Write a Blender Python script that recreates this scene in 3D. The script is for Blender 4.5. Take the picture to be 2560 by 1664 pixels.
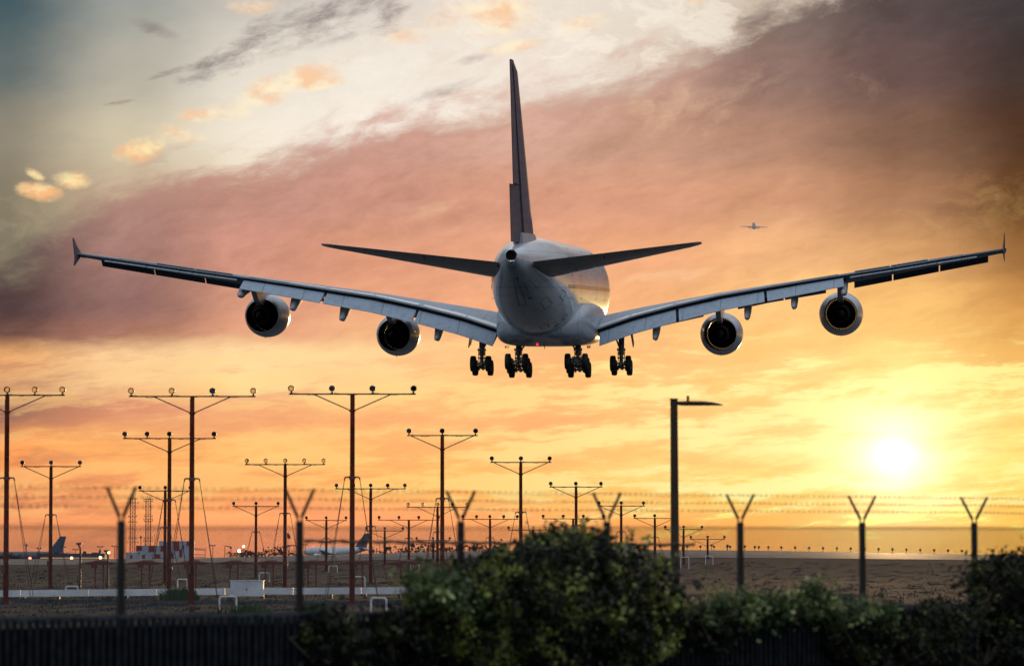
import bpy, math, random
import numpy as np
from mathutils import Matrix, Vector
R_ = math.radians
for o in list(bpy.data.objects): bpy.data.objects.remove(o)
sc = bpy.context.scene
COL = sc.collection
F = 9500.0; EYE = 1.95; HZ = 1375.0          # focal length in photo pixels, eye height, horizon row
PITCH = math.atan((HZ-832)/F)
# ------------------------------------------------------------------ camera
cd = bpy.data.cameras.new('camera'); cam = bpy.data.objects.new('camera', cd); COL.objects.link(cam)
cam.location = (0, 0, EYE); cam.rotation_euler = (R_(90)+PITCH, 0, 0)
cd.sensor_width = 36; cd.lens = F/2560*36; cd.clip_start = .5; cd.clip_end = 20000
cd.dof.use_dof = True; cd.dof.focus_distance = 300; cd.dof.aperture_fstop = 2.2
sc.camera = cam
sc.render.resolution_x = 1024; sc.render.resolution_y = 665
sc.view_settings.view_transform = 'Standard'; sc.view_settings.look = 'None'
sc.view_settings.exposure = 0.0; sc.view_settings.gamma = 1.0
try:
    sc.cycles.volume_bounces = 0; sc.cycles.max_bounces = 6
except Exception: pass
SUN_AZ = math.atan((2237-1280)/F); SUN_EL = math.atan((HZ-1140)/F)
# ------------------------------------------------------------------ world
def lin(c):
    return [((v/255)/12.92 if v/255 <= .04045 else ((v/255+.055)/1.055)**2.4) for v in c]
world = bpy.data.worlds.new('World'); sc.world = world; world.use_nodes = True
NT = world.node_tree; NT.nodes.clear()
def nd(t, **k):
    n = NT.nodes.new(t)
    for a, b in k.items(): setattr(n, a, b)
    return n
def lk(a, b): NT.links.new(a, b)
def setin(n, i, v):
    if isinstance(v, bpy.types.NodeSocket): lk(v, n.inputs[i])
    elif v is not None: n.inputs[i].default_value = v
def M(op, a, b=None, c=None, clamp=False):
    n = nd('ShaderNodeMath', operation=op); n.use_clamp = clamp
    setin(n, 0, a); setin(n, 1, b); setin(n, 2, c); return n.outputs[0]
def SS(x, e0, e1):
    n = nd('ShaderNodeMapRange', interpolation_type='SMOOTHSTEP'); n.clamp = True
    setin(n, 0, x); setin(n, 1, e0); setin(n, 2, e1); n.inputs[3].default_value = 0; n.inputs[4].default_value = 1
    return n.outputs[0]
def MIX(f, a, b, t='MIX'):
    n = nd('ShaderNodeMix', data_type='RGBA', blend_type=t); n.clamp_factor = True
    setin(n, 0, f)
    for i, v in ((6, a), (7, b)):
        if isinstance(v, (tuple, list)): v = tuple(v)[:3]+(1,)
        setin(n, i, v)
    return n.outputs[2]
def RAMP(x, stops, interp='LINEAR'):
    n = nd('ShaderNodeValToRGB'); r = n.color_ramp; r.interpolation = interp
    while len(r.elements) > 1: r.elements.remove(r.elements[-1])
    r.elements[0].position = stops[0][0]; r.elements[0].color = tuple(stops[0][1])+(1,)
    for p, c in stops[1:]:
        e = r.elements.new(p); e.color = tuple(c)+(1,)
    lk(x, n.inputs[0]); return n.outputs[0]
def NOISE(vec, scale, detail=5, rough=.55, lac=2.0):
    n = nd('ShaderNodeTexNoise'); lk(vec, n.inputs['Vector']); n.inputs['Scale'].default_value = scale
    n.inputs['Detail'].default_value = detail; n.inputs['Roughness'].default_value = rough; n.inputs['Lacunarity'].default_value = lac
    return n.outputs['Fac']
def XYZ(x, y, z=0.0):
    n = nd('ShaderNodeCombineXYZ'); setin(n, 0, x); setin(n, 1, y); setin(n, 2, z); return n.outputs[0]
tc = nd('ShaderNodeTexCoord'); sp = nd('ShaderNodeSeparateXYZ'); lk(tc.outputs['Generated'], sp.inputs[0])
dx, dy, dz = sp.outputs
yy = M('MAXIMUM', dy, .05)
# azimuth / elevation of the sky direction, in "photo widths" (X, Y: 0..2380 / 0..1547 style units, /1000)
FX = F/1.0756/1000
SX = M('ADD', M('MULTIPLY', M('DIVIDE', dx, yy), FX), 1.19)           # 0 .. 2.38 across the frame
SY = M('SUBTRACT', HZ/1.0756/1000, M('MULTIPLY', M('DIVIDE', dz, yy), FX))  # 0 top .. 1.278 horizon
# domain warp
wv = XYZ(M('MULTIPLY', SX, 1.0), M('MULTIPLY', SY, 2.2))
w1 = M('SUBTRACT', NOISE(wv, 1.7, 6, .6), .5)
wv2 = XYZ(M('ADD', SX, 7.3), M('MULTIPLY', SY, 2.2), 3.1)
w2 = M('SUBTRACT', NOISE(wv2, 1.7, 6, .6), .5)
WX = M('ADD', SX, M('MULTIPLY', w1, .22)); WY = M('ADD', SY, M('MULTIPLY', w2, .13))
# streaky detail: coordinates rotated so that streaks rise to the right
ang = R_(-13)
rx = M('ADD', M('MULTIPLY', SX, math.cos(ang)), M('MULTIPLY', SY, math.sin(ang)))
ry = M('SUBTRACT', M('MULTIPLY', SY, math.cos(ang)), M('MULTIPLY', SX, math.sin(ang)))
rx = M('ADD', rx, M('MULTIPLY', w1, .25)); ry = M('ADD', ry, M('MULTIPLY', w2, .10))
streak = NOISE(XYZ(M('MULTIPLY', rx, 1.0), M('MULTIPLY', ry, 4.2)), 3.2, 9, .60)
fine = NOISE(XYZ(M('MULTIPLY', rx, 2.0), M('MULTIPLY', ry, 5.0), 5.0), 7.0, 8, .66)
ang2 = R_(-4)
qx = M('ADD', M('MULTIPLY', SX, math.cos(ang2)), M('MULTIPLY', SY, math.sin(ang2)))
qy = M('SUBTRACT', M('MULTIPLY', SY, math.cos(ang2)), M('MULTIPLY', SX, math.sin(ang2)))
qy = M('ADD', qy, M('MULTIPLY', w2, .05))
flat = NOISE(XYZ(qx, M('MULTIPLY', qy, 5.5), 2.0), 4.0, 10, .63)
UR = M('DIVIDE', M('ADD', WX, .5), 3.6)                                # ramp coordinate, -0.5..3.1 -> 0..1
XS = [-.5, -.15, 0, .3, .6, .9, 1.2, 1.5, 1.8, 2.1, 2.38, 2.7, 3.1]
def row(cols):
    return RAMP(UR, [((x+.5)/3.6, lin(c)) for x, c in zip(XS, cols)], 'EASE')
def grid(rows):
    out = None; prev = None
    for y, cols in rows:
        r = row(cols)
        out = r if out is None else MIX(SS(WY, prev, y), out, r)
        prev = y
    return out
#                 -.5          -.15          0            .3            .6            .9            1.2           1.5           1.8           2.1           2.38         2.7          3.1
clear = grid([
 (-.05, [(45,70,90),(50,75,90),(62,86,95),(148,153,148),(192,184,174),(216,206,196),(230,218,204),(226,216,200),(205,190,170),(140,120,105),(90,80,78),(90,75,65),(90,75,65)]),
 (.16,  [(60,75,85),(80,90,95),(98,108,106),(178,172,158),(226,217,203),(238,228,214),(238,226,212),(226,210,192),(200,180,160),(150,120,105),(100,80,70),(90,75,65),(90,75,65)]),
 (.32,  [(80,85,85),(120,115,105),(142,133,116),(205,192,165),(242,231,212),(244,232,218),(240,226,210),(225,205,185),(200,175,150),(150,120,105),(100,80,70),(90,75,65),(90,75,65)]),
 (.48,  [(80,75,72),(110,102,90),(128,118,98),(200,175,145),(240,215,185),(244,226,205),(240,220,200),(225,200,180),(200,175,150),(150,120,105),(100,80,70),(90,75,65),(90,75,65)]),
])
mass = grid([
 (.02,  [(90,70,70),(90,75,75),(110,95,90),(150,120,110),(200,170,155),(205,175,160),(205,175,160),(190,160,145),(120,102,95),(88,74,72),(66,58,60),(95,70,60),(120,80,60)]),
 (.16,  [(90,70,70),(90,75,75),(110,95,90),(160,130,120),(200,165,150),(205,170,155),(205,165,148),(190,150,134),(142,112,102),(104,80,76),(66,52,48),(110,72,52),(140,95,60)]),
 (.32,  [(80,65,65),(90,75,72),(115,100,90),(170,138,125),(190,148,135),(196,148,132),(205,160,140),(196,150,126),(176,132,108),(128,94,76),(80,52,36),(120,75,45),(150,100,60)]),
 (.46,  [(70,58,60),(85,72,70),(105,94,86),(172,130,118),(192,140,124),(202,147,126),(212,152,126),(214,154,124),(206,150,116),(166,118,86),(100,64,34),(150,95,50),(180,120,65)]),
 (.60,  [(70,52,55),(80,62,62),(94,78,75),(160,118,108),(206,145,124),(220,154,122),(230,164,127),(238,170,125),(238,178,125),(212,155,102),(152,102,54),(190,125,60),(210,140,75)]),
 (.70,  [(70,50,52),(72,54,55),(82,62,62),(142,104,97),(214,152,124),(226,158,122),(236,168,124),(242,176,122),(244,188,120),(238,180,105),(196,136,70),(225,155,75),(230,160,80)]),
 (.77,  [(80,55,52),(90,64,58),(108,76,68),(166,115,98),(224,158,124),(240,178,130),(240,172,120),(246,186,122),(250,196,118),(246,190,108),(222,160,82),(240,170,80),(240,170,85)]),
 (.83,  [(150,95,75),(190,130,90),(232,168,110),(250,206,150),(252,214,156),(252,208,148),(248,184,124),(250,190,122),(252,202,124),(252,208,120),(234,176,92),(245,180,85),(245,180,90)]),
 (.895, [(140,95,75),(185,130,95),(212,158,112),(246,200,142),(252,215,150),(252,205,138),(250,188,122),(252,200,125),(254,212,128),(254,218,126),(248,200,108),(250,195,95),(245,180,90)]),
 (.965, [(110,75,70),(130,90,80),(156,110,90),(222,150,112),(242,170,116),(250,180,116),(252,184,118),(255,200,126),(255,214,134),(255,226,142),(250,208,112),(250,200,95),(245,180,80)]),
 (1.05, [(200,120,75),(235,150,85),(248,156,88),(252,176,102),(254,190,112),(253,184,108),(254,194,116),(255,210,126),(255,220,134),(255,232,150),(255,214,112),(250,200,90),(240,170,70)]),
 (1.14, [(190,110,75),(220,135,90),(238,150,92),(246,160,94),(250,170,98),(253,184,102),(254,188,100),(255,202,110),(255,210,106),(255,220,120),(255,208,98),(245,190,80),(230,160,60)]),
 (1.215,[(190,110,80),(215,130,92),(236,150,98),(250,158,100),(255,162,104),(255,164,104),(255,166,98),(255,168,90),(255,178,86),(255,196,96),(250,186,76),(225,165,55),(210,140,45)]),
 (1.30, [(160,90,78),(190,112,92),(228,142,102),(246,150,106),(255,158,112),(255,158,110),(255,160,104),(255,162,92),(255,172,86),(255,196,98),(246,178,74),(190,130,40),(170,110,35)]),
])
# edge of the big cloud bank (higher numbers = further down)
n = nd('ShaderNodeFloatCurve'); cv = n.mapping.curves[0]
EDGE = [(-.5,.80),(0,.60),(.3,.43),(.6,.355),(.9,.285),(1.1,.245),(1.3,.20),(1.6,.12),(1.75,.05),(1.9,-.02),(2.4,-.22),(3.1,-.4)]
n.mapping.clip_min_y = 0; n.mapping.clip_max_y = 1
pts = [((x+.5)/3.6, (y+.5)/1.5) for x, y in EDGE]
while len(cv.points) < len(pts): cv.points.new(.5, .5)
for p, (a, b) in zip(cv.points, pts): p.location = (a, b)
n.mapping.update(); lk(M('DIVIDE', M('ADD', SX, .5), 3.6), n.inputs['Value'])
edge = M('SUBTRACT', M('MULTIPLY', n.outputs[0], 1.5), .5)
dist = M('SUBTRACT', SY, edge)
dist = M('ADD', dist, M('MULTIPLY', M('SUBTRACT', streak, .5), .26))
dist = M('ADD', dist, M('MULTIPLY', M('SUBTRACT', fine, .5), .07))
ang3 = R_(-32)
tx = M('ADD', M('MULTIPLY', SX, math.cos(ang3)), M('MULTIPLY', SY, math.sin(ang3)))
ty = M('SUBTRACT', M('MULTIPLY', SY, math.cos(ang3)), M('MULTIPLY', SX, math.sin(ang3)))
tx = M('ADD', tx, M('MULTIPLY', w1, .35)); ty = M('ADD', ty, M('MULTIPLY', w2, .22))
steep = NOISE(XYZ(tx, M('MULTIPLY', ty, 2.6), 6.0), 5.5, 10, .64)
curl = NOISE(XYZ(M('ADD', SX, M('MULTIPLY', w2, .5)), M('MULTIPLY', M('ADD', SY, M('MULTIPLY', w1, .4)), 1.7), 1.0), 6.5, 9, .66)
dist = M('ADD', dist, M('MULTIPLY', M('SUBTRACT', steep, .5), .17))
dist = M('ADD', dist, M('MULTIPLY', M('SUBTRACT', curl, .5), .10))
bank = SS(dist, -.055, .065)
sky = MIX(bank, clear, mass)
def glowband(y0, slope, w):
    d = M('SUBTRACT', SY, M('ADD', y0+slope*-1.6, M('MULTIPLY', SX, slope)))
    d = M('ADD', d, M('MULTIPLY', w2, .09))
    return M('POWER', 2.71828, M('MULTIPLY', M('POWER', M('DIVIDE', M('ABSOLUTE', d), w), 2.0), -1.0))
# soft light and dark folds inside the bank and the lower layers
lowmask = SS(SY, .74, .86)
fold = M('ADD', M('MULTIPLY', M('SUBTRACT', streak, .5), .42), M('MULTIPLY', M('SUBTRACT', fine, .5), .34))
fold = M('MULTIPLY', fold, M('SUBTRACT', 1.0, M('MULTIPLY', lowmask, .6)))
fold = M('MULTIPLY', fold, M('ADD', .25, M('MULTIPLY', bank, .75)))
swirl = M('ADD', M('MULTIPLY', M('SUBTRACT', steep, .5), .50), M('MULTIPLY', M('SUBTRACT', curl, .5), .35))
near_edge = M('SUBTRACT', 1.0, SS(dist, .10, .45))
fold = M('ADD', fold, M('MULTIPLY', swirl, M('MULTIPLY', bank, M('ADD', .25, M('MULTIPLY', near_edge, .75)))))
gain = M('ADD', 1.0, fold)
sky = MIX(1.0, sky, XYZ(gain, M('ADD', 1.0, M('MULTIPLY', fold, 1.15)), M('ADD', 1.0, M('MULTIPLY', fold, 1.3))), 'MULTIPLY')
# low streaks of bright and dull cloud above the horizon
ripple = NOISE(XYZ(M('MULTIPLY', qx, 3.0), M('MULTIPLY', qy, 14.0), 8.0), 7.0, 9, .68)
flat2 = M('ADD', flat, M('MULTIPLY', M('SUBTRACT', ripple, .5), .22))
band = M('MAXIMUM', glowband(.985, -.115, .055), M('MAXIMUM', glowband(1.13, .01, .030), glowband(.905, -.03, .022)))
fl = SS(M('ADD', flat2, M('MULTIPLY', band, .10)), .50, .64)
flm = M('MULTIPLY', fl, M('MULTIPLY', lowmask, M('SUBTRACT', 1.0, SS(SY, 1.17, 1.235))))
flm = M('MULTIPLY', flm, M('ADD', .35, M('MULTIPLY', SS(SX, .7, 1.7), .6)))
sky = MIX(flm, sky, RAMP(UR, [((x+.5)/3.6, lin(c)) for x, c in ((0,(255,206,130)),(.9,(255,218,134)),(1.6,(255,234,156)),(2.38,(255,230,140)))]))
fd = M('MULTIPLY', M('SUBTRACT', 1.0, SS(flat, .36, .50)), lowmask)
sky = MIX(M('MULTIPLY', fd, .40), sky, RAMP(UR, [((x+.5)/3.6, lin(c)) for x, c in ((-.5,(110,75,70)),(.0,(160,105,88)),(.5,(226,142,104)),(1.1,(248,164,104)),(1.7,(252,178,96)),(2.38,(240,170,80)))]))
lw = SS(flat2, .545, .62)
lwm = M('MULTIPLY', lw, M('MULTIPLY', SS(SY, 1.17, 1.19), M('SUBTRACT', 1.0, SS(SY, 1.25, 1.27))))
sky = MIX(M('MULTIPLY', lwm, M('MULTIPLY', SS(SX, 1.2, 1.9), .8)), sky, lin((255, 236, 110)))

def blob(cx, cy, wx, wy, rot=0, nz=None, k=1.5, soft=2.0):
    wx *= 1.18; wy *= 1.18
    c, s = math.cos(R_(rot)), math.sin(R_(rot))
    a = M('SUBTRACT', SX, cx); b = M('SUBTRACT', SY, cy)
    p = M('MULTIPLY', M('SUBTRACT', M('MULTIPLY', a, c), M('MULTIPLY', b, s)), 1/wx)
    q = M('MULTIPLY', M('ADD', M('MULTIPLY', a, s), M('MULTIPLY', b, c)), 1/wy)
    r2 = M('ADD', M('MULTIPLY', p, p), M('MULTIPLY', q, q))
    v = M('ADD', M('SUBTRACT', 1.0, r2), M('MULTIPLY', M('SUBTRACT', nz or puff, .5), k*4))
    return SS(v, 0.0, soft)
puff = NOISE(XYZ(M('ADD', SX, M('MULTIPLY', w2, .06)), M('MULTIPLY', SY, 1.6), 9.0), 9.0, 9, .64)
wisp = NOISE(XYZ(M('MULTIPLY', rx, 1.6), M('MULTIPLY', ry, 6.0), 4.0), 6.5, 9, .68)
veil = SS(M('ADD', M('MULTIPLY', steep, .55), M('MULTIPLY', curl, .45)), .47, .66)
vm = M('MULTIPLY', veil, M('MULTIPLY', SS(SX, .35, .95), M('SUBTRACT', 1.0, SS(SY, .30, .42))))
vm = M('MULTIPLY', vm, M('SUBTRACT', 1.0, bank))
sky = MIX(M('MULTIPLY', vm, .42), sky, lin((222, 196, 178)))
vm2 = M('MULTIPLY', M('SUBTRACT', 1.0, SS(curl, .36, .50)), M('MULTIPLY', SS(SX, .45, 1.1), M('SUBTRACT', 1.0, bank)))
sky = MIX(M('MULTIPLY', vm2, .45), sky, lin((252, 240, 224)))
def mx(l):
    o = l[0]
    for v in l[1:]: o = M('MAXIMUM', o, v)
    return o
feather = M('ADD', M('MULTIPLY', steep, .6), M('MULTIPLY', wisp, .4))
dark = mx([blob(.60,.10,.20,.040,24,feather,1.5,1.9), blob(.74,.045,.20,.055,20,feather,1.6,2.0), blob(.88,.00,.10,.055,35,feather,1.5,1.9),
           blob(.53,.128,.08,.024,15,feather,1.4,1.7), blob(.47,.147,.05,.014,12,feather,1.1,1.6), blob(.385,.166,.055,.008,18,wisp,1.0,2.0), blob(.78,.088,.10,.014,16,feather,1.3,2.6),
           blob(.35,.060,.06,.016,-20,feather,1.2,2.6), blob(1.10,.132,.05,.012,14,feather,1.1,2.4), blob(1.03,.205,.11,.016,18,feather,1.2,2.8), blob(.27,.235,.04,.005,10,wisp,1.0,2.6)])
sky = MIX(M('MULTIPLY', dark, .88), sky, lin((118, 102, 104)))
puff2 = M('ADD', M('MULTIPLY', puff, .7), M('MULTIPLY', curl, .3))
strong = mx([blob(.325,.345,.065,.030,12,puff2,1.0,1.2), blob(.09,.445,.050,.024,-5,puff2,1.0,1.2), blob(.165,.414,.045,.022,0,puff2,1.0,1.2), blob(.075,.402,.026,.012,-30,puff2,1.0,1.2)])
soft = mx([blob(.60,.225,.12,.036,20,puff2,1.1,1.3), blob(.71,.178,.095,.034,4,puff2,1.1,1.3), blob(.475,.262,.075,.020,5,puff2,1.1,1.6), blob(.405,.312,.06,.026,0,puff2,1.1,1.8),
           blob(1.13,.028,.15,.050,5,puff2,1.2,1.5), blob(1.345,.05,.070,.024,10,puff2,1.1,1.4), blob(.95,.08,.07,.022,8,puff2,1.2,1.9), blob(.60,.005,.07,.024,0,puff2,1.2,1.7), blob(1.20,.105,.08,.016,10,puff2,1.2,1.9),
           blob(1.62,.0,.03,.012,0,puff2,1.2,2.2), blob(.53,.235,.09,.012,14,puff2,1.2,1.8)])
pshade = SS(NOISE(XYZ(SX, M('MULTIPLY', SY, 1.6), 12.0), 13, 5, .55), .40, .60)
pcol = MIX(pshade, lin((246, 196, 150)), lin((255, 236, 194)))
sky = MIX(M('MULTIPLY', soft, .85), sky, pcol)
sky = MIX(M('MULTIPLY', strong, .95), sky, MIX(pshade, lin((250, 186, 128)), lin((255, 230, 172))))
li = mx([blob(1.01,.488,.065,.020,12,wisp,.8,2.2), blob(1.585,.255,.10,.055,10,steep,1.6,3.2), blob(1.70,.22,.12,.05,25,steep,1.6,3.2), blob(1.50,.235,.05,.03,25,curl,1.4,2.8),
         blob(1.56,.64,.13,.020,7,wisp,.8,2.2), blob(2.02,.195,.06,.03,-10,curl,1.2,3.4)])
sky = MIX(M('MULTIPLY', li, .50), sky, lin((250, 212, 165)))
li2 = mx([blob(2.30,.47,.12,.08,-25,curl,1.5,3.0), blob(2.20,.53,.14,.04,-12,curl,1.5,3.0)])
sky = MIX(M('MULTIPLY', li2, .42), sky, lin((228, 180, 110)))
li3 = blob(.03,.53,.20,.07,18,curl,1.6,2.6)
sky = MIX(M('MULTIPLY', li3, .50), sky, lin((186, 172, 135)))
# the sun and its aureole
sd = Vector((math.sin(SUN_AZ)*math.cos(SUN_EL), math.cos(SUN_AZ)*math.cos(SUN_EL), math.sin(SUN_EL)))
dt = nd('ShaderNodeVectorMath', operation='DOT_PRODUCT'); lk(tc.outputs['Generated'], dt.inputs[0]); dt.inputs[1].default_value = sd
angd = M('MULTIPLY', M('ARCCOSINE', M('MINIMUM', dt.outputs['Value'], 1.0)), 180/math.pi)
def glow(w, p=2.0): return M('POWER', 2.71828, M('MULTIPLY', M('POWER', M('DIVIDE', angd, w), p), -1.0))
core = M('MULTIPLY', glow(.42, 1.2), .95); halo = M('MULTIPLY', glow(1.0, 1.0), M('ADD', .30, M('MULTIPLY', flat2, .50)))
disc = SS(angd, .21, .03)
def scale(col, s):
    return MIX(1.0, col, XYZ(s, s, s), 'MULTIPLY')
sky = MIX(1.0, sky, scale((1, .84, .46), halo), 'ADD')
sky = MIX(1.0, sky, scale((1, .97, .85), core), 'ADD')
sky = MIX(1.0, sky, scale((6, 5, 3.2), disc), 'ADD')
# the rest of the dome: physical dusk sky
ns = nd('ShaderNodeTexSky'); ns.sky_type = 'NISHITA'; ns.sun_disc = False
ns.sun_elevation = SUN_EL; ns.sun_rotation = SUN_AZ; ns.altitude = 30; ns.dust_density = 1.2; ns.ozone_density = 2.5
NS = .11
nsc = scale(ns.outputs[0], NS)
# unseen fill glow added overhead and behind the camera: cool blue-grey, warmer low down
dome = MIX(SS(dz, -.05, .55), (.09, .13, .17), (.60, .64, .70))
dome = MIX(SS(dz, -.02, -.30), dome, (.05, .05, .055))
nsc = MIX(1.0, nsc, dome, 'ADD')
front = M('MULTIPLY', SS(dy, .45, .85), SS(SY, -3.0, -.3))
fin_ = MIX(front, nsc, sky)
bg = nd('ShaderNodeBackground'); lk(fin_, bg.inputs[0]); bg.inputs[1].default_value = 1.06
wo = nd('ShaderNodeOutputWorld'); lk(bg.outputs[0], wo.inputs[0])
try: world.cycles.sampling_method = 'MANUAL'; world.cycles.sample_map_resolution = 1024
except Exception: pass
# ------------------------------------------------------------------ sun lamp
sl = bpy.data.lights.new('sun', 'SUN'); sun = bpy.data.objects.new('sun', sl); COL.objects.link(sun)
sl.energy = 2.2; sl.angle = R_(.5); sl.color = (1.0, .60, .26)
sun.rotation_euler = (-sd).to_track_quat('-Z', 'Y').to_euler()

HAZE = 0
# ------------------------------------------------------------------ helpers
def at(px, py, Y):
    """world point at depth Y seen at photo pixel px, py"""
    a = (px-1280)/F; b = -(py-832)/F; c, s = math.cos(PITCH), math.sin(PITCH)
    d = (a, c-b*s, s+b*c); t = Y/d[1]
    return Vector((a*t, Y, EYE+d[2]*t))
def mat(name, col, rough=.6, metal=0.0, var=.12, nscale=3.0, spec=.5, coat=0.0, transl=0.0, bump=0.0, emit=None, col2=None):
    m = bpy.data.materials.new(name); m.use_nodes = True; t = m.node_tree; b = t.nodes['Principled BSDF']
    tcn = t.nodes.new('ShaderNodeTexCoord'); nz = t.nodes.new('ShaderNodeTexNoise')
    nz.inputs['Scale'].default_value = nscale; nz.inputs['Detail'].default_value = 6
    t.links.new(tcn.outputs['Object'], nz.inputs['Vector'])
    r = t.nodes.new('ShaderNodeValToRGB'); r.color_ramp.elements[0].position = .35; r.color_ramp.elements[1].position = .68
    c2 = col2 or tuple(min(1, v*(1+var)) for v in col)
    r.color_ramp.elements[0].color = tuple(v*(1-var) for v in col)+(1,); r.color_ramp.elements[1].color = tuple(c2)+(1,)
    t.links.new(nz.outputs['Fac'], r.inputs[0]); t.links.new(r.outputs[0], b.inputs['Base Color'])
    b.inputs['Roughness'].default_value = rough; b.inputs['Metallic'].default_value = metal
    b.inputs['Specular IOR Level'].default_value = spec
    if coat: b.inputs['Coat Weight'].default_value = coat; b.inputs['Coat Roughness'].default_value = .08
    if bump:
        bp = t.nodes.new('ShaderNodeBump'); bp.inputs['Strength'].default_value = bump
        t.links.new(nz.outputs['Fac'], bp.inputs['Height']); t.links.new(bp.outputs[0], b.inputs['Normal'])
    if transl:
        tr = t.nodes.new('ShaderNodeBsdfTranslucent'); mx_ = t.nodes.new('ShaderNodeMixShader'); mx_.inputs[0].default_value = transl
        t.links.new(r.outputs[0], tr.inputs[0]); t.links.new(b.outputs[0], mx_.inputs[1]); t.links.new(tr.outputs[0], mx_.inputs[2])
        t.links.new(mx_.outputs[0], t.nodes['Material Output'].inputs[0])
    if emit: b.inputs['Emission Color'].default_value = tuple(emit[:3])+(1,); b.inputs['Emission Strength'].default_value = emit[3]
    return m
class MB:
    def __init__(s): s.v = []; s.f = []
    def add(s, vs, fs):
        o = len(s.v); s.v += [tuple(p) for p in vs]; s.f += [tuple(o+i for i in f) for f in fs]; return s
    def box(s, x0, x1, y0, y1, z0, z1):
        return s.add([(x0,y0,z0),(x1,y0,z0),(x1,y1,z0),(x0,y1,z0),(x0,y0,z1),(x1,y0,z1),(x1,y1,z1),(x0,y1,z1)],
              [(0,3,2,1),(4,5,6,7),(0,1,5,4),(1,2,6,5),(2,3,7,6),(3,0,4,7)])
    def tube(s, p0, p1, r0, r1=None, n=8, cap=True):
        r1 = r0 if r1 is None else r1
        p0 = Vector(p0); p1 = Vector(p1); d = (p1-p0).normalized()
        a = d.orthogonal().normalized(); b = d.cross(a); vs = []
        for p, r in ((p0, r0), (p1, r1)):
            for i in range(n):
                t = 2*math.pi*i/n+math.pi/n; vs.append(p+a*math.cos(t)*r+b*math.sin(t)*r)
        fs = [(i, (i+1) % n, n+(i+1) % n, n+i) for i in range(n)]
        if cap: fs += [tuple(range(n-1, -1, -1)), tuple(range(n, 2*n))]
        return s.add(vs, fs)
    def loft(s, rings, closed=True, cap0=True, cap1=True):
        n = len(rings[0]); vs = [p for r in rings for p in r]; fs = []
        for k in range(len(rings)-1):
            for i in range(n if closed else n-1):
                j = (i+1) % n; fs.append((k*n+i, k*n+j, (k+1)*n+j, (k+1)*n+i))
        if cap0: fs.append(tuple(range(n-1, -1, -1)))
        if cap1: fs.append(tuple((len(rings)-1)*n+i for i in range(n)))
        return s.add(vs, fs)
    def lathe(s, org, axis, prof, n=32, up=(0, 0, 1)):
        """prof = [(distance along axis, radius)...]"""
        org = Vector(org); d = Vector(axis).normalized(); u = Vector(up); a = (u-d*u.dot(d)).normalized() if abs(u.dot(d)) < .99 else d.orthogonal().normalized(); b = d.cross(a)
        rings = []
        for t, r in prof:
            r = max(r, 1e-4); rings.append([org+d*t+a*math.cos(2*math.pi*i/n)*r+b*math.sin(2*math.pi*i/n)*r for i in range(n)])
        return s.loft(rings, True, False, False)
    def prism(s, poly, off):
        """poly: list of 3D points (planar), extruded by vector off"""
        off = Vector(off); n = len(poly); vs = [Vector(p)-off*.5 for p in poly]+[Vector(p)+off*.5 for p in poly]
        return s.add(vs, [tuple(range(n-1, -1, -1)), tuple(range(n, 2*n))]+[(i, (i+1) % n, n+(i+1) % n, n+i) for i in range(n)])
    def build(s, name, m, parent=None, smooth=True, ang=35):
        me = bpy.data.meshes.new(name); me.from_pydata(s.v, [], s.f); me.update()
        import bmesh
        bm = bmesh.new(); bm.from_mesh(me); bmesh.ops.recalc_face_normals(bm, faces=bm.faces); bm.to_mesh(me); bm.free()
        if smooth:
            me.shade_smooth()
            try: me.set_sharp_from_angle(angle=R_(ang))
            except Exception: pass
        me.materials.append(m)
        o = bpy.data.objects.new(name, me); COL.objects.link(o)
        if parent is not None: o.parent = parent
        return o
def tag(o, label=None, cat=None, group=None, kind=None):
    if label: o['label'] = label
    if cat: o['category'] = cat
    if group: o['group'] = group
    if kind: o['kind'] = kind
    return o
def empty(name, loc=(0, 0, 0), rz=0):
    o = bpy.data.objects.new(name, None); COL.objects.link(o); o.location = loc; o.rotation_euler = (0, 0, rz); o.empty_display_size = .5
    return o
def kids(o): return [c for c in bpy.data.objects if c.parent == o]
def dup_tree(o, parent=None):
    c = o.copy(); COL.objects.link(c)
    if parent is not None: c.parent = parent
    for ch in KIDS.get(o.name, []): dup_tree(ch, c)
    return c
KIDS = {}
def index_kids():
    KIDS.clear()
    for o in bpy.data.objects:
        if o.parent: KIDS.setdefault(o.parent.name, []).append(o)
# ------------------------------------------------------------------ terrain
def crest(x):
    px = np.clip(1280+x*F/420.0, -200, 3000)
    y = np.interp(px, [-200,0,400,520,750,1000,1200,1600,1900,2150,2430,2800], [1397,1397,1396.5,1394,1388,1381,1377,1373,1376,1380,1386,1388])
    return -(y-HZ)*420/F
def ground_z(x, y):
    c = crest(x)
    if y <= 230: return 0.0
    if y <= 420:
        t = (y-230)/190.0; t = t*t*(3-2*t)
        return (c+EYE)*t
    return EYE+c*(y/420.0)-.0045*(y-420)
def ground_sheet(name, xs, ys, dz, m):
    mb = MB(); nx = len(xs)
    vs = [(x, y, ground_z(x, y)+dz) for y in ys for x in xs]
    fs = [(j*nx+i, j*nx+i+1, (j+1)*nx+i+1, (j+1)*nx+i) for j in range(len(ys)-1) for i in range(nx-1)]
    mb.add(vs, fs); o = mb.build(name, m, None, True, 80); tag(o, kind='structure'); return o
m = bpy.data.materials.new('grass_ground'); m.use_nodes = True; t = m.node_tree; b = t.nodes['Principled BSDF']
tcn = t.nodes.new('ShaderNodeTexCoord'); mp = t.nodes.new('ShaderNodeMapping'); t.links.new(tcn.outputs['Object'], mp.inputs[0]); mp.inputs['Scale'].default_value = (1, .35, 1)
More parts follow.
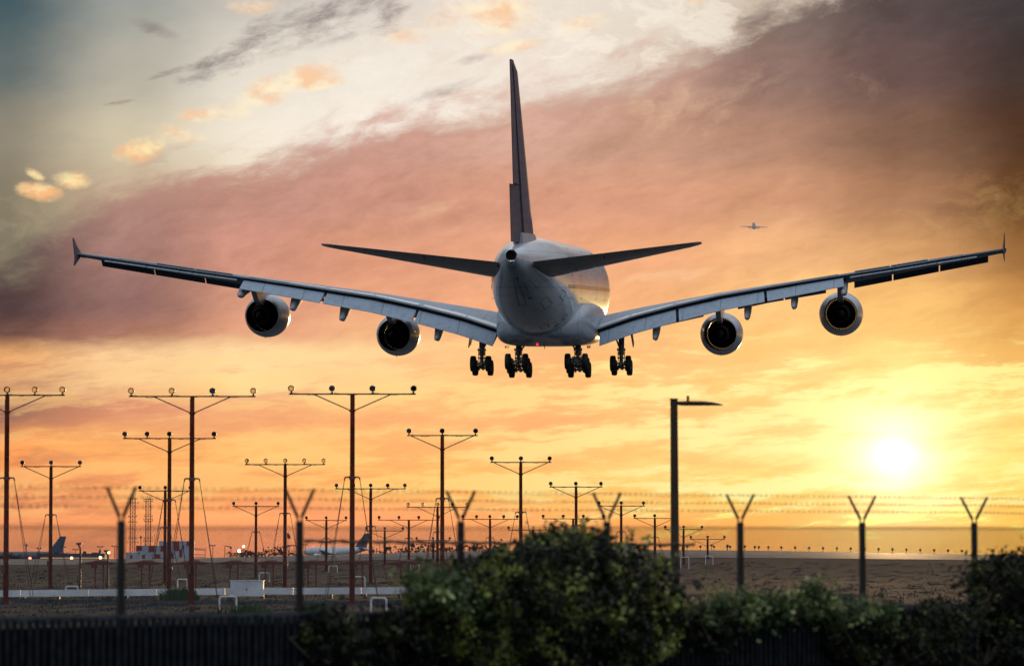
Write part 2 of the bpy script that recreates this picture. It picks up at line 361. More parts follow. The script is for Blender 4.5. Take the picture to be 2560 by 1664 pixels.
n1 = t.nodes.new('ShaderNodeTexNoise'); n1.inputs['Scale'].default_value = .35; n1.inputs['Detail'].default_value = 10; n1.inputs['Roughness'].default_value = .7
t.links.new(mp.outputs[0], n1.inputs[0]); rr = t.nodes.new('ShaderNodeValToRGB'); e = rr.color_ramp.elements
e[0].position = .36; e[0].color = (.011, .018, .022, 1); e[1].position = .68; e[1].color = (.036, .041, .047, 1)
q = e.new(.5); q.color = (.020, .026, .031, 1)
n2 = t.nodes.new('ShaderNodeTexNoise'); n2.inputs['Scale'].default_value = 5; n2.inputs['Detail'].default_value = 8
t.links.new(mp.outputs[0], n2.inputs[0]); bp = t.nodes.new('ShaderNodeBump'); bp.inputs['Strength'].default_value = .5; bp.inputs['Distance'].default_value = .06
t.links.new(n2.outputs[0], bp.inputs['Height']); t.links.new(bp.outputs[0], b.inputs['Normal'])
t.links.new(n1.outputs[0], rr.inputs[0]); t.links.new(rr.outputs[0], b.inputs['Base Color']); b.inputs['Roughness'].default_value = 1; b.inputs['Specular IOR Level'].default_value = .03
GROUND = m
dense = list(np.arange(-100, 101, 4.0))
xs = [-6000, -3000, -1500, -800, -400, -200, -140]+dense+[140, 200, 400, 800, 1500, 3000, 6000]
ys = [-200, -50, 0, 20, 40, 60, 100, 140, 180, 220, 230]+list(np.arange(238, 421, 7.5))+[420, 440, 500, 700, 1000, 1500, 2500, 4000, 7000]
ys = sorted(set(ys))
ground_sheet('ground', xs, ys, 0, GROUND)
ASPH = mat('asphalt', (.045, .050, .058), .72, 0, .25, .15, .35, bump=.06)
ground_sheet('taxiway', [-140]+dense+[140], [y for y in ys if 340 <= y <= 420.1], .02, ASPH)
WHITEP = mat('white_paint', (.62, .60, .56), .7, 0, .15, .5)
for y0, w in ((345.0, .35), (372.0, .25)):
    mb = MB(); xl = list(np.arange(-12, 100, 4.0))
    vs = [(x, y, ground_z(x, y)+.05) for y in (y0, y0+w) for x in xl]; nx = len(xl)
    mb.add(vs, [(i, i+1, nx+i+1, nx+i) for i in range(nx-1)]); tag(mb.build('taxiway_marking', WHITEP), kind='structure')
# ------------------------------------------------------------------ materials for the big aircraft
def paint_mat(name, col, lines=None, rough=.22, coat=.5, spec=.5, dirt=.35):
    m = mat(name, col, rough, 0, .04, .6, spec, coat)
    t = m.node_tree; b = t.nodes['Principled BSDF']; tcn = [x for x in t.nodes if x.type == 'TEX_COORD'][0]
    # grime: streaks running along the airflow
    mp = t.nodes.new('ShaderNodeMapping'); mp.inputs['Scale'].default_value = (1.6, .16, 1.6); t.links.new(tcn.outputs['Object'], mp.inputs[0])
    dn = t.nodes.new('ShaderNodeTexNoise'); dn.inputs['Scale'].default_value = 1.5; dn.inputs['Detail'].default_value = 9; dn.inputs['Roughness'].default_value = .65; t.links.new(mp.outputs[0], dn.inputs['Vector'])
    mr = t.nodes.new('ShaderNodeMapRange'); mr.inputs[1].default_value = .48; mr.inputs[2].default_value = .75; mr.inputs[4].default_value = dirt; t.links.new(dn.outputs['Fac'], mr.inputs[0])
    mg = t.nodes.new('ShaderNodeMix'); mg.data_type = 'RGBA'; t.links.new(mr.outputs[0], mg.inputs[0]); t.links.new(b.inputs['Base Color'].links[0].from_socket, mg.inputs[6]); mg.inputs[7].default_value = tuple(v*.45 for v in col)+(1,)
    t.links.new(mg.outputs[2], b.inputs['Base Color'])
    rr_ = t.nodes.new('ShaderNodeMapRange'); rr_.inputs[3].default_value = rough*.85; rr_.inputs[4].default_value = min(1, rough*1.7); t.links.new(dn.outputs['Fac'], rr_.inputs[0]); t.links.new(rr_.outputs[0], b.inputs['Roughness'])
    if lines:
        t = m.node_tree; b = t.nodes['Principled BSDF']; tcn = [x for x in t.nodes if x.type == 'TEX_COORD'][0]
        src = b.inputs['Base Color'].links[0].from_socket; cur = src
        sp = t.nodes.new('ShaderNodeSeparateXYZ'); t.links.new(tcn.outputs['Object'], sp.inputs[0])
        for axis, period, width, off in lines:
            a = t.nodes.new('ShaderNodeMath'); a.operation = 'ADD'; a.inputs[1].default_value = 1000+off; t.links.new(sp.outputs[axis], a.inputs[0])
            d = t.nodes.new('ShaderNodeMath'); d.operation = 'DIVIDE'; d.inputs[1].default_value = period; t.links.new(a.outputs[0], d.inputs[0])
            fr = t.nodes.new('ShaderNodeMath'); fr.operation = 'FRACT'; t.links.new(d.outputs[0], fr.inputs[0])
            lt = t.nodes.new('ShaderNodeMath'); lt.operation = 'LESS_THAN'; lt.inputs[1].default_value = width/period; t.links.new(fr.outputs[0], lt.inputs[0])
            mu = t.nodes.new('ShaderNodeMath'); mu.operation = 'MULTIPLY'; mu.inputs[1].default_value = .62; t.links.new(lt.outputs[0], mu.inputs[0])
            mxn = t.nodes.new('ShaderNodeMix'); mxn.data_type = 'RGBA'; t.links.new(mu.outputs[0], mxn.inputs[0]); t.links.new(cur, mxn.inputs[6]); mxn.inputs[7].default_value = (.05, .05, .055, 1)
            cur = mxn.outputs[2]
        t.links.new(cur, b.inputs['Base Color'])
    return m
FUSE = paint_mat('white_fuselage_paint', (.52, .545, .58), [(1, 4.6, .07, .0), (2, 2.9, .05, .6), (1, 2.3, .03, .9)], rough=.24, coat=.45, dirt=.5)
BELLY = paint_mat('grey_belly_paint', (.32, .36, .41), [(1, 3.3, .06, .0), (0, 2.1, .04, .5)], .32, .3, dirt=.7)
WINGM = paint_mat('wing_grey_paint', (.34, .38, .43), [(0, 2.8, .04, 0)], .55, 0, .35)
FLAPM = paint_mat('flap_grey_paint', (.29, .36, .44), [(0, 3.3, .06, 1.1)], .5, 0, dirt=.5)
WLIGHT = paint_mat('wing_lit_top', (.66, .67, .69), None, .35, .2)
UNDER = paint_mat('slat_shade_grey', (.09, .10, .115), None, .5, 0)  # slat colour darkened to carry the shade below the wing's nose
GAPSHADE = mat('gap_shade_black', (.015, .015, .017), .8, 0, .2, 3, .1)
FINM = paint_mat('fin_dark_paint', (.115, .085, .115), None, .5, 0, .25)
RUDM = paint_mat('rudder_paint', (.105, .080, .100), None, .5, 0, .25)
HTPM = paint_mat('tailplane_grey_paint', (.135, .125, .135), [(0, 3.4, .05, 0)], .34, .3)
NAC = paint_mat('nacelle_paint', (.40, .43, .47), [(1, 2.7, .06, .0)], .30, .35)
PYL = paint_mat('pylon_paint', (.45, .46, .48), None, .3, .3)
DARKM = mat('dark_exhaust_metal', (.014, .012, .011), .9, 0, .3, 6, .08)
GEAR = mat('gear_steel', (.22, .22, .22), .4, .5, .2, 5)
TYRE = mat('tyre_rubber', (.022, .021, .021), .7, 0, .2, 8)
HUBM = mat('wheel_hub_metal', (.30, .30, .30), .4, .6, .2, 5)
METAL = mat('bare_metal', (.55, .54, .52), .18, 1.0, .1, 5)
REDL = mat('red_beacon_glass', (.5, .02, .02), .3, 0, .1, 5, emit=(1, .03, .05, 2.5))
# ------------------------------------------------------------------ big aircraft
A = empty('airliner')
A.location = (3.43266, 336.93726, EYE+23.17254)
ya, pa, ra = -0.09946, 0.0604, 0.00301
Rm = Matrix.Rotation(ya, 3, 'Z') @ Matrix.Rotation(pa, 3, 'X') @ Matrix.Rotation(ra, 3, 'Y')
A.rotation_euler = Rm.to_euler()
tag(A, 'huge white four-engine airliner coming in to land with flaps and wheels down', 'airliner')
def P(s, x, z): return Vector((x, 35.0-s, z))           # s = metres behind the nose
def foil(le, te, t, u0=0.0, u1=1.0, n=10, thick='z', up=.55, tmin=.012):
    """closed cross-section of an aerofoil between chord fractions u0..u1; le, te Vectors"""
    def yt(u): return (.2969*math.sqrt(u)-.126*u-.3516*u*u+.2843*u**3-.1015*u**4)/.10
    us = [u0+(u1-u0)*(1-math.cos(math.pi*i/n))/2 for i in range(n+1)]
    d = Vector((0, 0, 1)) if thick == 'z' else Vector((1, 0, 0))
    top = []; bot = []
    for u in us:
        c = le.lerp(te, u); h = max(yt(u), 0)*t
        if u > 0: h = max(h, tmin*1.0)
        top.append(c+d*h*up); bot.append(c-d*h*(1-up))
    pts = top+bot[::-1]
    return pts
# fuselage
def fring(s, w, zt, zb, n=56, ex=2.15):
    zc = (zt+zb)/2; h = (zt-zb)/2; r = []
    for i in range(n):
        a = 2*math.pi*i/n; c, s_ = math.cos(a), math.sin(a)
        r.append(P(s, w*math.copysign(abs(c)**(2/ex), c), zc+h*math.copysign(abs(s_)**(2/ex), s_)))
    return r
KEY = [(0,.05,-1.15,-1.25),(.4,.75,-.45,-1.9),(1.2,1.35,.35,-2.5),(2.6,2.05,1.5,-3.1),(4.5,2.65,2.6,-3.6),(7,3.15,3.45,-3.95),(10,3.45,4.0,-4.15),(13.5,3.57,4.2,-4.2),
       (46,3.57,4.2,-4.2),(49,3.55,4.2,-4.02),(52,3.42,4.18,-3.6),(55,3.18,4.1,-2.95),(58,2.82,3.97,-2.15),(61,2.36,3.78,-1.25),(64,1.84,3.52,-.30),(66.5,1.36,3.28,.52),(68.5,.92,3.05,1.2),(69.8,.55,2.85,1.72),(70.3,.42,2.75,1.92)]
ks = [k[0] for k in KEY]
ss = sorted(set(list(np.arange(0, 4, .4))+list(np.arange(4, 14, 1.0))+list(np.arange(14, 46, 4.0))+list(np.arange(46, 70.3, .6))+[70.3]))
from bisect import bisect
def cr(s, j):
    # Catmull-Rom through KEY
    i = min(max(bisect(ks, s)-1, 0), len(ks)-2); t = (s-ks[i])/(ks[i+1]-ks[i])
    p1, p2 = KEY[i][j], KEY[i+1][j]; h = ks[i+1]-ks[i]
    m1 = (KEY[i+1][j]-KEY[i-1][j])/(ks[i+1]-ks[i-1])*h if i > 0 else p2-p1
    m2 = (KEY[i+2][j]-p1)/(ks[i+2]-ks[i])*h if i+2 < len(ks) else p2-p1
    if 13 <= s <= 46: m1 = m2 = 0
    return (2*t**3-3*t*t+1)*p1+(t**3-2*t*t+t)*m1+(-2*t**3+3*t*t)*p2+(t**3-t*t)*m2
mb = MB(); mb.loft([fring(s, cr(s, 1), cr(s, 2), cr(s, 3)) for s in ss]); fus = mb.build('fuselage', FUSE, A, ang=60)
# tail outlet of the auxiliary engine with its round lamp below
mb = MB(); mb.lathe(P(70.1, 0, 2.40), (0, -1, 0), [(0, .46), (.45, .40), (.5, .37), (.48, .31), (.30, .28), (.28, 0)], 24); mb.build('exhaust_outlet', DARKM, A)
mb = MB(); mb.lathe(P(69.6, 0, 2.02), (0, -1, -.15), [(0, .30), (.35, .34), (.75, .27), (1.0, .14), (1.06, 0)], 20); mb.build('tail_lamp', METAL, A)
# window rows, doors
WIN = mat('cabin_window', (.03, .03, .035), .15, 0, .1, 3)
for z, nm in ((.05, 'main'), (2.5, 'upper')):
    mb = MB()
    for k in range(60):
        s = 11+k*.78
        if z > 1 and s > 50: continue
        if s > 54: continue
        for sg in (-1, 1):
            w, zt, zb = cr(s, 1), cr(s, 2), cr(s, 3); zc = (zt+zb)/2; h = (zt-zb)/2
            def wx(zz): return w*(1-min(1, abs((zz-zc)/h))**2.15)**(1/2.15)
            x0, x1 = wx(z-.17), wx(z+.17)
            mb.add([P(s, sg*(x0+.01), z-.17), P(s+.26, sg*(x0+.01), z-.17), P(s+.26, sg*(x1+.01), z+.17), P(s, sg*(x1+.01), z+.17)], [(0, 1, 2, 3)])
    o = mb.build('window_row', WIN, A, False); o['kind'] = 'stuff'
DOORM = mat('door_seal_line', (.06, .06, .065), .5)
for s in (16.5, 27.5, 44.0, 51.5):
    for z0, z1 in ((-.95, 1.05), (1.75, 3.4)):
        if z0 > 1 and s > 50: continue
        for sg in (-1, 1):
            w, zt, zb = cr(s, 1), cr(s, 2), cr(s, 3); zc = (zt+zb)/2; h = (zt-zb)/2
            def wx(zz, ss_=0):
                return w*(1-min(1, abs((zz-zc)/h))**2.15)**(1/2.15)+.012
            mb = MB(); L = .055
            nz = 6
            for (sa, sb) in ((s, s+L), (s+1.15, s+1.15+L)):
                for k in range(nz):
                    a, b_ = z0+(z1-z0)*k/nz, z0+(z1-z0)*(k+1)/nz
                    mb.add([P(sa, sg*wx(a), a), P(sb, sg*wx(a), a), P(sb, sg*wx(b_), b_), P(sa, sg*wx(b_), b_)], [(0, 1, 2, 3)])
            for a in (z0, z1):
                mb.add([P(s, sg*wx(a), a), P(s+1.2, sg*wx(a), a), P(s+1.2, sg*wx(a+L), a+L), P(s, sg*wx(a+L), a+L)], [(0, 1, 2, 3)])
            mb.build('cabin_door', DOORM, A, False)
def surf(s, a, lift=.012):
    w, zt, zb = cr(s, 1), cr(s, 2), cr(s, 3); zc = (zt+zb)/2; h = (zt-zb)/2; c, q_ = math.cos(R_(a)), math.sin(R_(a)); ex = 2.15
    return P(s, (w+lift)*math.copysign(abs(c)**(2/ex), c), zc+(h+lift)*math.copysign(abs(q_)**(2/ex), q_))
def hatch(name, s0, s1, a0, a1, L=.05):
    mb = MB(); da = math.degrees(L/3.0); n = 5
    def strip(sa, sb, aa, ab): mb.add([surf(sa, aa), surf(sb, aa), surf(sb, ab), surf(sa, ab)], [(0, 1, 2, 3)])
    for k in range(n):
        u0, u1 = s0+(s1-s0)*k/n, s0+(s1-s0)*(k+1)/n; strip(u0, u1, a0, a0+da); strip(u0, u1, a1, a1+da)
        v0, v1 = a0+(a1-a0)*k/n, a0+(a1-a0)*(k+1)/n; strip(s0, s0+L, v0, v1); strip(s1, s1+L, v0, v1)
    return mb.build(name, DOORM, A, False)
hatch('access_hatch', 63.0, 65.2, -72, -50); hatch('access_hatch', 57.5, 59.8, -60, -44); hatch('access_hatch', 52.0, 53.2, -80, -68); hatch('access_hatch', 60.0, 66.5, -98, -86, .07); hatch('access_hatch', 50.5, 51.4, -46, -38); hatch('access_hatch', 55.0, 56.6, -28, -16)
for s_, a_ in ((66.5, -88), (61.5, -78), (50.8, -62)):
    mb = MB(); mb.add([surf(s_, a_, .02), surf(s_+.35, a_, .02), surf(s_+.35, a_+9, .02), surf(s_, a_+7, .02)], [(0, 1, 2, 3)]); mb.build('drain_slot', WIN, A, False)
# belly fairing
def bring(s, w, zt, zb, n=40, ex=4.2):
    return fring(s, w, zt, zb, n, ex)
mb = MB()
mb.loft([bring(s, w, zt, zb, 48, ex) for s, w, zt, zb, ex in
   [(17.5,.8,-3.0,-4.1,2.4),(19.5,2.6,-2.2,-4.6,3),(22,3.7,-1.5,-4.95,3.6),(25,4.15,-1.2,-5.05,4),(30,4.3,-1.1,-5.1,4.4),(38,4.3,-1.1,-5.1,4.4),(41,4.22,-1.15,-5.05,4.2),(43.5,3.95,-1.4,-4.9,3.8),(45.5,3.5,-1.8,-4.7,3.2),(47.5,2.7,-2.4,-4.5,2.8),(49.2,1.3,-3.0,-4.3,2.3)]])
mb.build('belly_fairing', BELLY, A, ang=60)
mb = MB(); mb.lathe(P(44.2, -.35, -4.84), (0, 0, -1), [(0, .10), (.09, .08), (.13, 0)], 12); mb.build('beacon_lamp', REDL, A)
mb = MB(); mb.prism([P(43.9,.3,-4.85), P(44.3,.3,-4.85), P(44.4,.3,-5.25)], (.05,0,0)); mb.build('blade_antenna', BELLY, A, False)
for s in ():
    mb = MB(); mb.prism([P(s,0,4.15), P(s+.6,0,4.15), P(s+.55,0,4.65), P(s+.25,0,4.65)], (.06,0,0)); mb.build('blade_antenna', FUSE, A, False)
# wings
def teS(y): return float(np.interp(y, [3.0, 14.5, 39.5], [37.4, 39.3, 50.0]))
def leS(y): return float(np.interp(y, [3.0, 14.0, 39.5], [18.6, 28.5, 46.3]))
YS = [2.2, 4.2, 7.5, 11.2, 15, 19.3, 22.5, 26, 30, 34.5, 38, 39.3]
zTE = lambda y: float(np.interp(y, [3, 4.3, 7.5, 11.2, 15, 19.2, 22.5, 25.8, 30, 34.5, 39.5], [-3.95, -3.58, -2.50, -1.55, -.70, -.02, .50, 1.0, 1.62, 2.33, 3.08]))
zLE = lambda y: float(np.interp(y, [3, 4.3, 11.2, 19.3, 26, 39.5], [-3.8, -3.5, -2.0, -.45, .55, 2.88]))
TH = lambda y: float(np.interp(y, [3, 4.3, 11.2, 19.3, 26, 39.5], [2.5, 2.25, 1.5, 1.0, .80, .36]))
def spanwise(y0, y1, n):
    return [y0+(y1-y0)*i/n for i in range(n+1)]
for sg, side in ((-1, 'left'), (1, 'right')):
    def wp(s, y, z): return P(s, sg*y, z)
    mb = MB(); mb.loft([foil(wp(leS(y), y, zLE(y)), wp(teS(y), y, zTE(y)), TH(y), 0, 1, 14, tmin=.11) for y in YS+[39.75]])
    W = mb.build('wing', WINGM, A, ang=30)
    # spoiler strips on the rear wing, whitened to paint in the light on top
    def topz(y, s):
        u = (s-leS(y))/(teS(y)-leS(y)); yt = (.2969*math.sqrt(u)-.126*u-.3516*u*u+.2843*u**3-.1015*u**4)/.10
        return zLE(y)+(zTE(y)-zLE(y))*u+.55*max(yt*TH(y), .11)
    for y0, y1, lift in ((4.5, 7.2, .03), (7.3, 11.0, .03), (11.4, 15.2, .03), (15.3, 19.0, .03), (19.4, 22.3, .03), (22.4, 25.6, .05), (27.0, 30.0, .10), (30.1, 33.2, .10), (33.3, 36.2, .03)):
        mb = MB(); ring = []
        for y in spanwise(y0, y1, 3):
            c = 1.9 if y < 26 else 1.2
            sa, sb = teS(y)-c, teS(y)-.08
            za, zb = topz(y, sa), topz(y, sb)
            ring.append([wp(sa, y, za+.02), wp(sb, y, zb+lift+.04), wp(sb, y, zb+lift-.02), wp(sa, y, za-.05)])
        mb.loft(ring); mb.build('spoiler', WLIGHT, W, ang=20)
    # flaps
    for y0, y1 in ((4.45, 11.25), (11.5, 19.05), (19.3, 25.95)):
        mb = MB(); rings = []
        for y in spanwise(y0, y1, 8):
            drop = float(np.interp(y, [4.4, 11.6, 19.3, 26], [1.50, 1.42, 1.20, .98])); ext = float(np.interp(y, [4.4, 26], [2.25, 1.75]))
            rings.append(foil(wp(teS(y)-1.2, y+.0, zTE(y)-.28), wp(teS(y)+ext, y+.25*(drop/1.5), zTE(y)-drop-.02), .36, 0, 1, 8, tmin=.05, up=.9))
        mb.loft(rings); mb.build('flap', FLAPM, W, ang=40)
    # black strip added as shade between the wing's trailing edge and the flaps
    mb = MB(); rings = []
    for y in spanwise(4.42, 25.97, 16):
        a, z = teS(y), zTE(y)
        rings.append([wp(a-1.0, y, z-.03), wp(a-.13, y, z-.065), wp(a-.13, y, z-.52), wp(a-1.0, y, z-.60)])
    mb.loft(rings); mb.build('flap_gap_shade', GAPSHADE, W, False)
    # ailerons (lower surface of the outer wing, slightly drooped)
    for y0, y1 in ((26.6, 30.2), (30.25, 33.9), (33.95, 37.3)):
        mb = MB(); rings = []
        for y in spanwise(y0, y1, 3):
            rings.append(foil(wp(teS(y)-1.6, y, zTE(y)-.16), wp(teS(y)+.25, y, zTE(y)-.34), .30, 0, 1, 6, tmin=.04))
        mb.loft(rings); mb.build('aileron', WINGM, W, ang=40)
    # drooped leading-edge slats hanging under the nose of the wing
    for y0, y1 in ((5.2, 13.2), (16.4, 20.6), (20.7, 24.4), (26.9, 30.2), (30.3, 34.2), (34.3, 38.35)):
        mb = MB(); rings = []
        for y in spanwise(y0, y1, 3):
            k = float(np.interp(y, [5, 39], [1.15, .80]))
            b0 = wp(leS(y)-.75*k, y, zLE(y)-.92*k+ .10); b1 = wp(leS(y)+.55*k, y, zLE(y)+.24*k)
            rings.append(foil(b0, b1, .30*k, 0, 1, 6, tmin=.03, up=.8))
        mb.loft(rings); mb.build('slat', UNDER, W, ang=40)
    # wing-tip fence
    mb = MB()
    def fence_ring(z, s0, s1, t): return [wp(s0, 39.55-t, z), wp(s1, 39.55-t*.3, z), wp(s1, 39.55+t*.3, z), wp(s0+.3*(s1-s0), 39.55+t, z)]
    mb.loft([fence_ring(4.38, 51.3, 51.7, .03), fence_ring(3.75, 50.2, 51.4, .06), fence_ring(3.05, 48.4, 50.9, .11), fence_ring(2.6, 49.3, 50.9, .07), fence_ring(2.02, 50.9, 51.3, .03)])
    mb.build('wing_fence', FINM, W, ang=30)
    # flap track fairings
    for y in (9.6, 17.7, 21.8, 26.1):
        te = teS(y); zt = zTE(y); bot = {9.6: -4.62, 17.7: -2.86, 21.8: -1.95, 26.1: -.80}[y]
        mb = MB(); rings = []
        for s, w, z0, z1 in [(te-5.2, .05, zt-.55, zt-.7), (te-4.2, .24, zt-.35, zt-1.0), (te-2.6, .31, zt-.35, (zt-1.15+bot)/2+.15), (te-.8, .31, zt-.6, bot+.28), (te+.6, .29, zt-1.0, bot+.02), (te+1.6, .22, bot+.55, bot+.08), (te+2.4, .05, bot+.30, bot+.16)]:
            zc = (z0+z1)/2; h = abs(z0-z1)/2
            rings.append([wp(s, y+w*math.copysign(abs(math.cos(a))**.8, math.cos(a)), zc+h*math.copysign(abs(math.sin(a))**.8, math.sin(a))) for a in [2*math.pi*i/16 for i in range(16)]])
        mb.loft(rings); mb.build('flap_track_fairing', WINGM, W, ang=50)
    # static vent mast / fuel vent on the upper wing
    # engines
    for ey, es, ez in ((14.8, 29.2, -4.06), (25.7, 36.5, -2.29)):
        en = P(es-5.3, sg*ey, ez)
        mb = MB()
        mb.lathe(en, (0, -1, 0), [(.02,1.50),(0,1.53),(.06,1.60),(.3,1.73),(.8,1.85),(1.6,1.93),(2.6,1.94),(3.5,1.86),(4.4,1.70),(5.1,1.53),(5.3,1.47),(5.3,1.435),(4.6,1.42),(3.0,1.42),(1.5,1.40),(.4,1.42),(.1,1.46),(.02,1.50)], 64)
        mb.add([en+Vector((-.04,-3.3,-1.86)), en+Vector((.04,-3.3,-1.86)), en+Vector((.04,-3.8,-1.80)), en+Vector((-.04,-3.8,-1.80)), en+Vector((0,-3.75,-2.06))], [(0,1,4),(1,2,4),(2,3,4),(3,0,4)])
        EN = mb.build('engine', NAC, A, ang=40)
        if sg == -1: EN['label'] = 'outer engine pod on the left wing' if ey > 20 else 'inner engine pod on the left wing'
        else: EN['label'] = 'outer engine pod on the right wing' if ey > 20 else 'inner engine pod on the right wing'
        mb = MB(); mb.lathe(en, (0, -1, 0), [(1.6,1.385),(3.1,1.385),(5.24,1.415),(5.27,1.433)], 48); mb.build('fan_duct_liner', DARKM, EN, ang=40)
        mb = MB(); mb.lathe(en, (0, -1, 0), [(1.0,.02),(1.25,.35),(1.6,.52),(1.62,1.28),(2.0,1.28),(2.2,.95),(3.4,1.02),(4.6,.98),(5.6,.82),(6.3,.66),(6.32,.60),(5.9,.55),(5.9,.42),(6.5,.36),(7.1,.14),(7.3,.01)], 40); mb.build('engine_core', DARKM, EN, ang=40)
        mb = MB()
        for k in range(52):
            a = 2*math.pi*k/52; h = math.pi/52*.62
            for (r0, r1, yo) in ((1.24, 1.40, -1.7),):
                p = [(r0, a-h*1.62), (r1, a-h*1.25), (r1, a+h*1.25), (r0, a+h*1.62)]
                vs = [en+Vector((r*math.sin(b_), yo, r*math.cos(b_))) for r, b_ in p]+[en+Vector((r*math.sin(b_), yo-.12, r*math.cos(b_))) for r, b_ in p]
                mb.add(vs, [(0,1,2,3),(4,5,6,7),(0,1,5,4),(1,2,6,5),(2,3,7,6),(3,0,4,7)])
        o = mb.build('fan_blades', DARKM, EN, False)
        # pylon
        yw = ey; zw = zLE(yw)
        sle = leS(yw)
        prof = [(es-4.3, ez+1.72), (es-1.2, ez+1.45), (es+.9, ez+.95), (es+2.9, ez+1.25), (es+5.2, zw-.35), (sle+6.0, zw+.1), (sle+1.0, zw+.1), (sle-.3, zw+.05), (es-3.2, ez+2.25)]
        mb = MB(); mb.prism([P(s, sg*ey, z) for s, z in prof], (.46, 0, 0)); mb.build('pylon', PYL, EN, False)
# tailplane
for sg in (-1, 1):
    def wp(s, y, z): return P(s, sg*y, z)
    hl = lambda y: float(np.interp(y, [1.0, 15.2], [58.2, 69.0])); ht = lambda y: float(np.interp(y, [1.0, 15.2], [67.6, 71.3]))
    hz0 = lambda y: float(np.interp(y, [1, 15.2], [.72, 3.25])); hz1 = lambda y: float(np.interp(y, [1, 15.2], [1.86, 3.40]))
    th = lambda y: float(np.interp(y, [1, 15.2], [1.0, .26]))
    ysn = [.9, 3, 6, 9, 12, 14.2, 14.9, 15.18]
    tk = lambda y: th(y) if y < 14.5 else th(y)*(.8 if y < 15 else .35)
    mb = MB(); mb.loft([foil(wp(hl(y)+(0 if y < 14.5 else (y-14.5)*1.5), y, hz0(y)), wp(ht(y), y, hz1(y)), tk(y), 0, .68, 10) for y in ysn]); T = mb.build('tailplane', HTPM, A, ang=30)
    for y0, y1 in ((1.5, 7.2), (7.3, 14.4)):
        mb = MB(); mb.loft([foil(wp(hl(y), y, hz0(y)), wp(ht(y), y, hz1(y)), tk(y), .685, 1, 6, tmin=.03) for y in spanwise(y0, y1, 4)]); mb.build('elevator', HTPM, T, ang=30)
# fin
fl_ = lambda z: float(np.interp(z, [3.0, 4.4, 6.2, 18.0], [52.5, 54.8, 56.6, 66.6])); ft = lambda z: float(np.interp(z, [3.0, 18.0], [67.6, 71.35]))
fth = lambda z: float(np.interp(z, [3, 18], [1.25, .42]))
mb = MB(); zs = [3.0, 4.2, 6.2, 9, 12, 15, 17.2, 17.85, 18.0]
def fle(z): return fl_(z)+(0 if z < 17.2 else (z-17.2)*2.2)
mb.loft([foil(P(fle(z), 0, z), P(ft(z), 0, z), fth(z)*(1 if z < 17.5 else .5), 0, .66, 10, 'x', .5) for z in zs]); FN = mb.build('tail_fin', FINM, A, ang=30)
for z0, z1, defl, m_ in ((3.55, 8.15, -.24, RUDM), (8.2, 17.9, .05, RUDM)):
    mb = MB(); rings = []
    for z in spanwise(z0, z1, 4):
        a = P(fle(z), 0, z); b_ = P(ft(z), 0, z); hinge = a.lerp(b_, .665); te_ = Vector((defl, b_.y, z))
        t_ = fth(z)*.42
        rings.append([hinge+Vector((-t_/2, 0, 0)), te_+Vector((-.03, 0, 0)), te_+Vector((.03, 0, 0)), hinge+Vector((t_/2, 0, 0))])
    mb.loft(rings); mb.build('rudder', m_, FN, ang=20)
mb = MB(); mb.loft([foil(P(53.5-.6, 0, 3.4), P(67.3, 0, 3.4), 1.9, 0, .8, 10, 'x', .5), foil(P(54.6-.3, 0, 4.35), P(66.8, 0, 4.35), 1.35, 0, .8, 10, 'x', .5)]); mb.build('fin_root_fairing', BELLY, A, ang=40)
# landing gear
def wheel_mesh(r=.70, w=.50):
    mb = MB(); mb.lathe((0, 0, 0), (1, 0, 0), [(-w*.28, r*.55), (-w*.42, r*.62), (-w*.5, r*.78), (-w*.46, r*.92), (-w*.30, r), (w*.30, r), (w*.46, r*.92), (w*.5, r*.78), (w*.42, r*.62), (w*.28, r*.55), (-w*.28, r*.55)], 32)
    return mb
def hub_mesh(r=.70, w=.50):
    mb = MB(); mb.lathe((0, 0, 0), (1, 0, 0), [(-w*.30, 0.0), (-w*.30, r*.30), (-w*.24, r*.56), (w*.24, r*.56), (w*.30, r*.30), (w*.30, 0)], 20); return mb
protoT = wheel_mesh().build('wheel', TYRE); protoH = hub_mesh().build('rim', HUBM, protoT)
first = [True]
def add_wheel(parent, pos):
    if first[0]: w = protoT; first[0] = False; w.parent = parent; h = protoH
    else:
        w = protoT.copy(); COL.objects.link(w); w.parent = parent; h = protoH.copy(); COL.objects.link(h); h.parent = w
    w.location = pos; return w
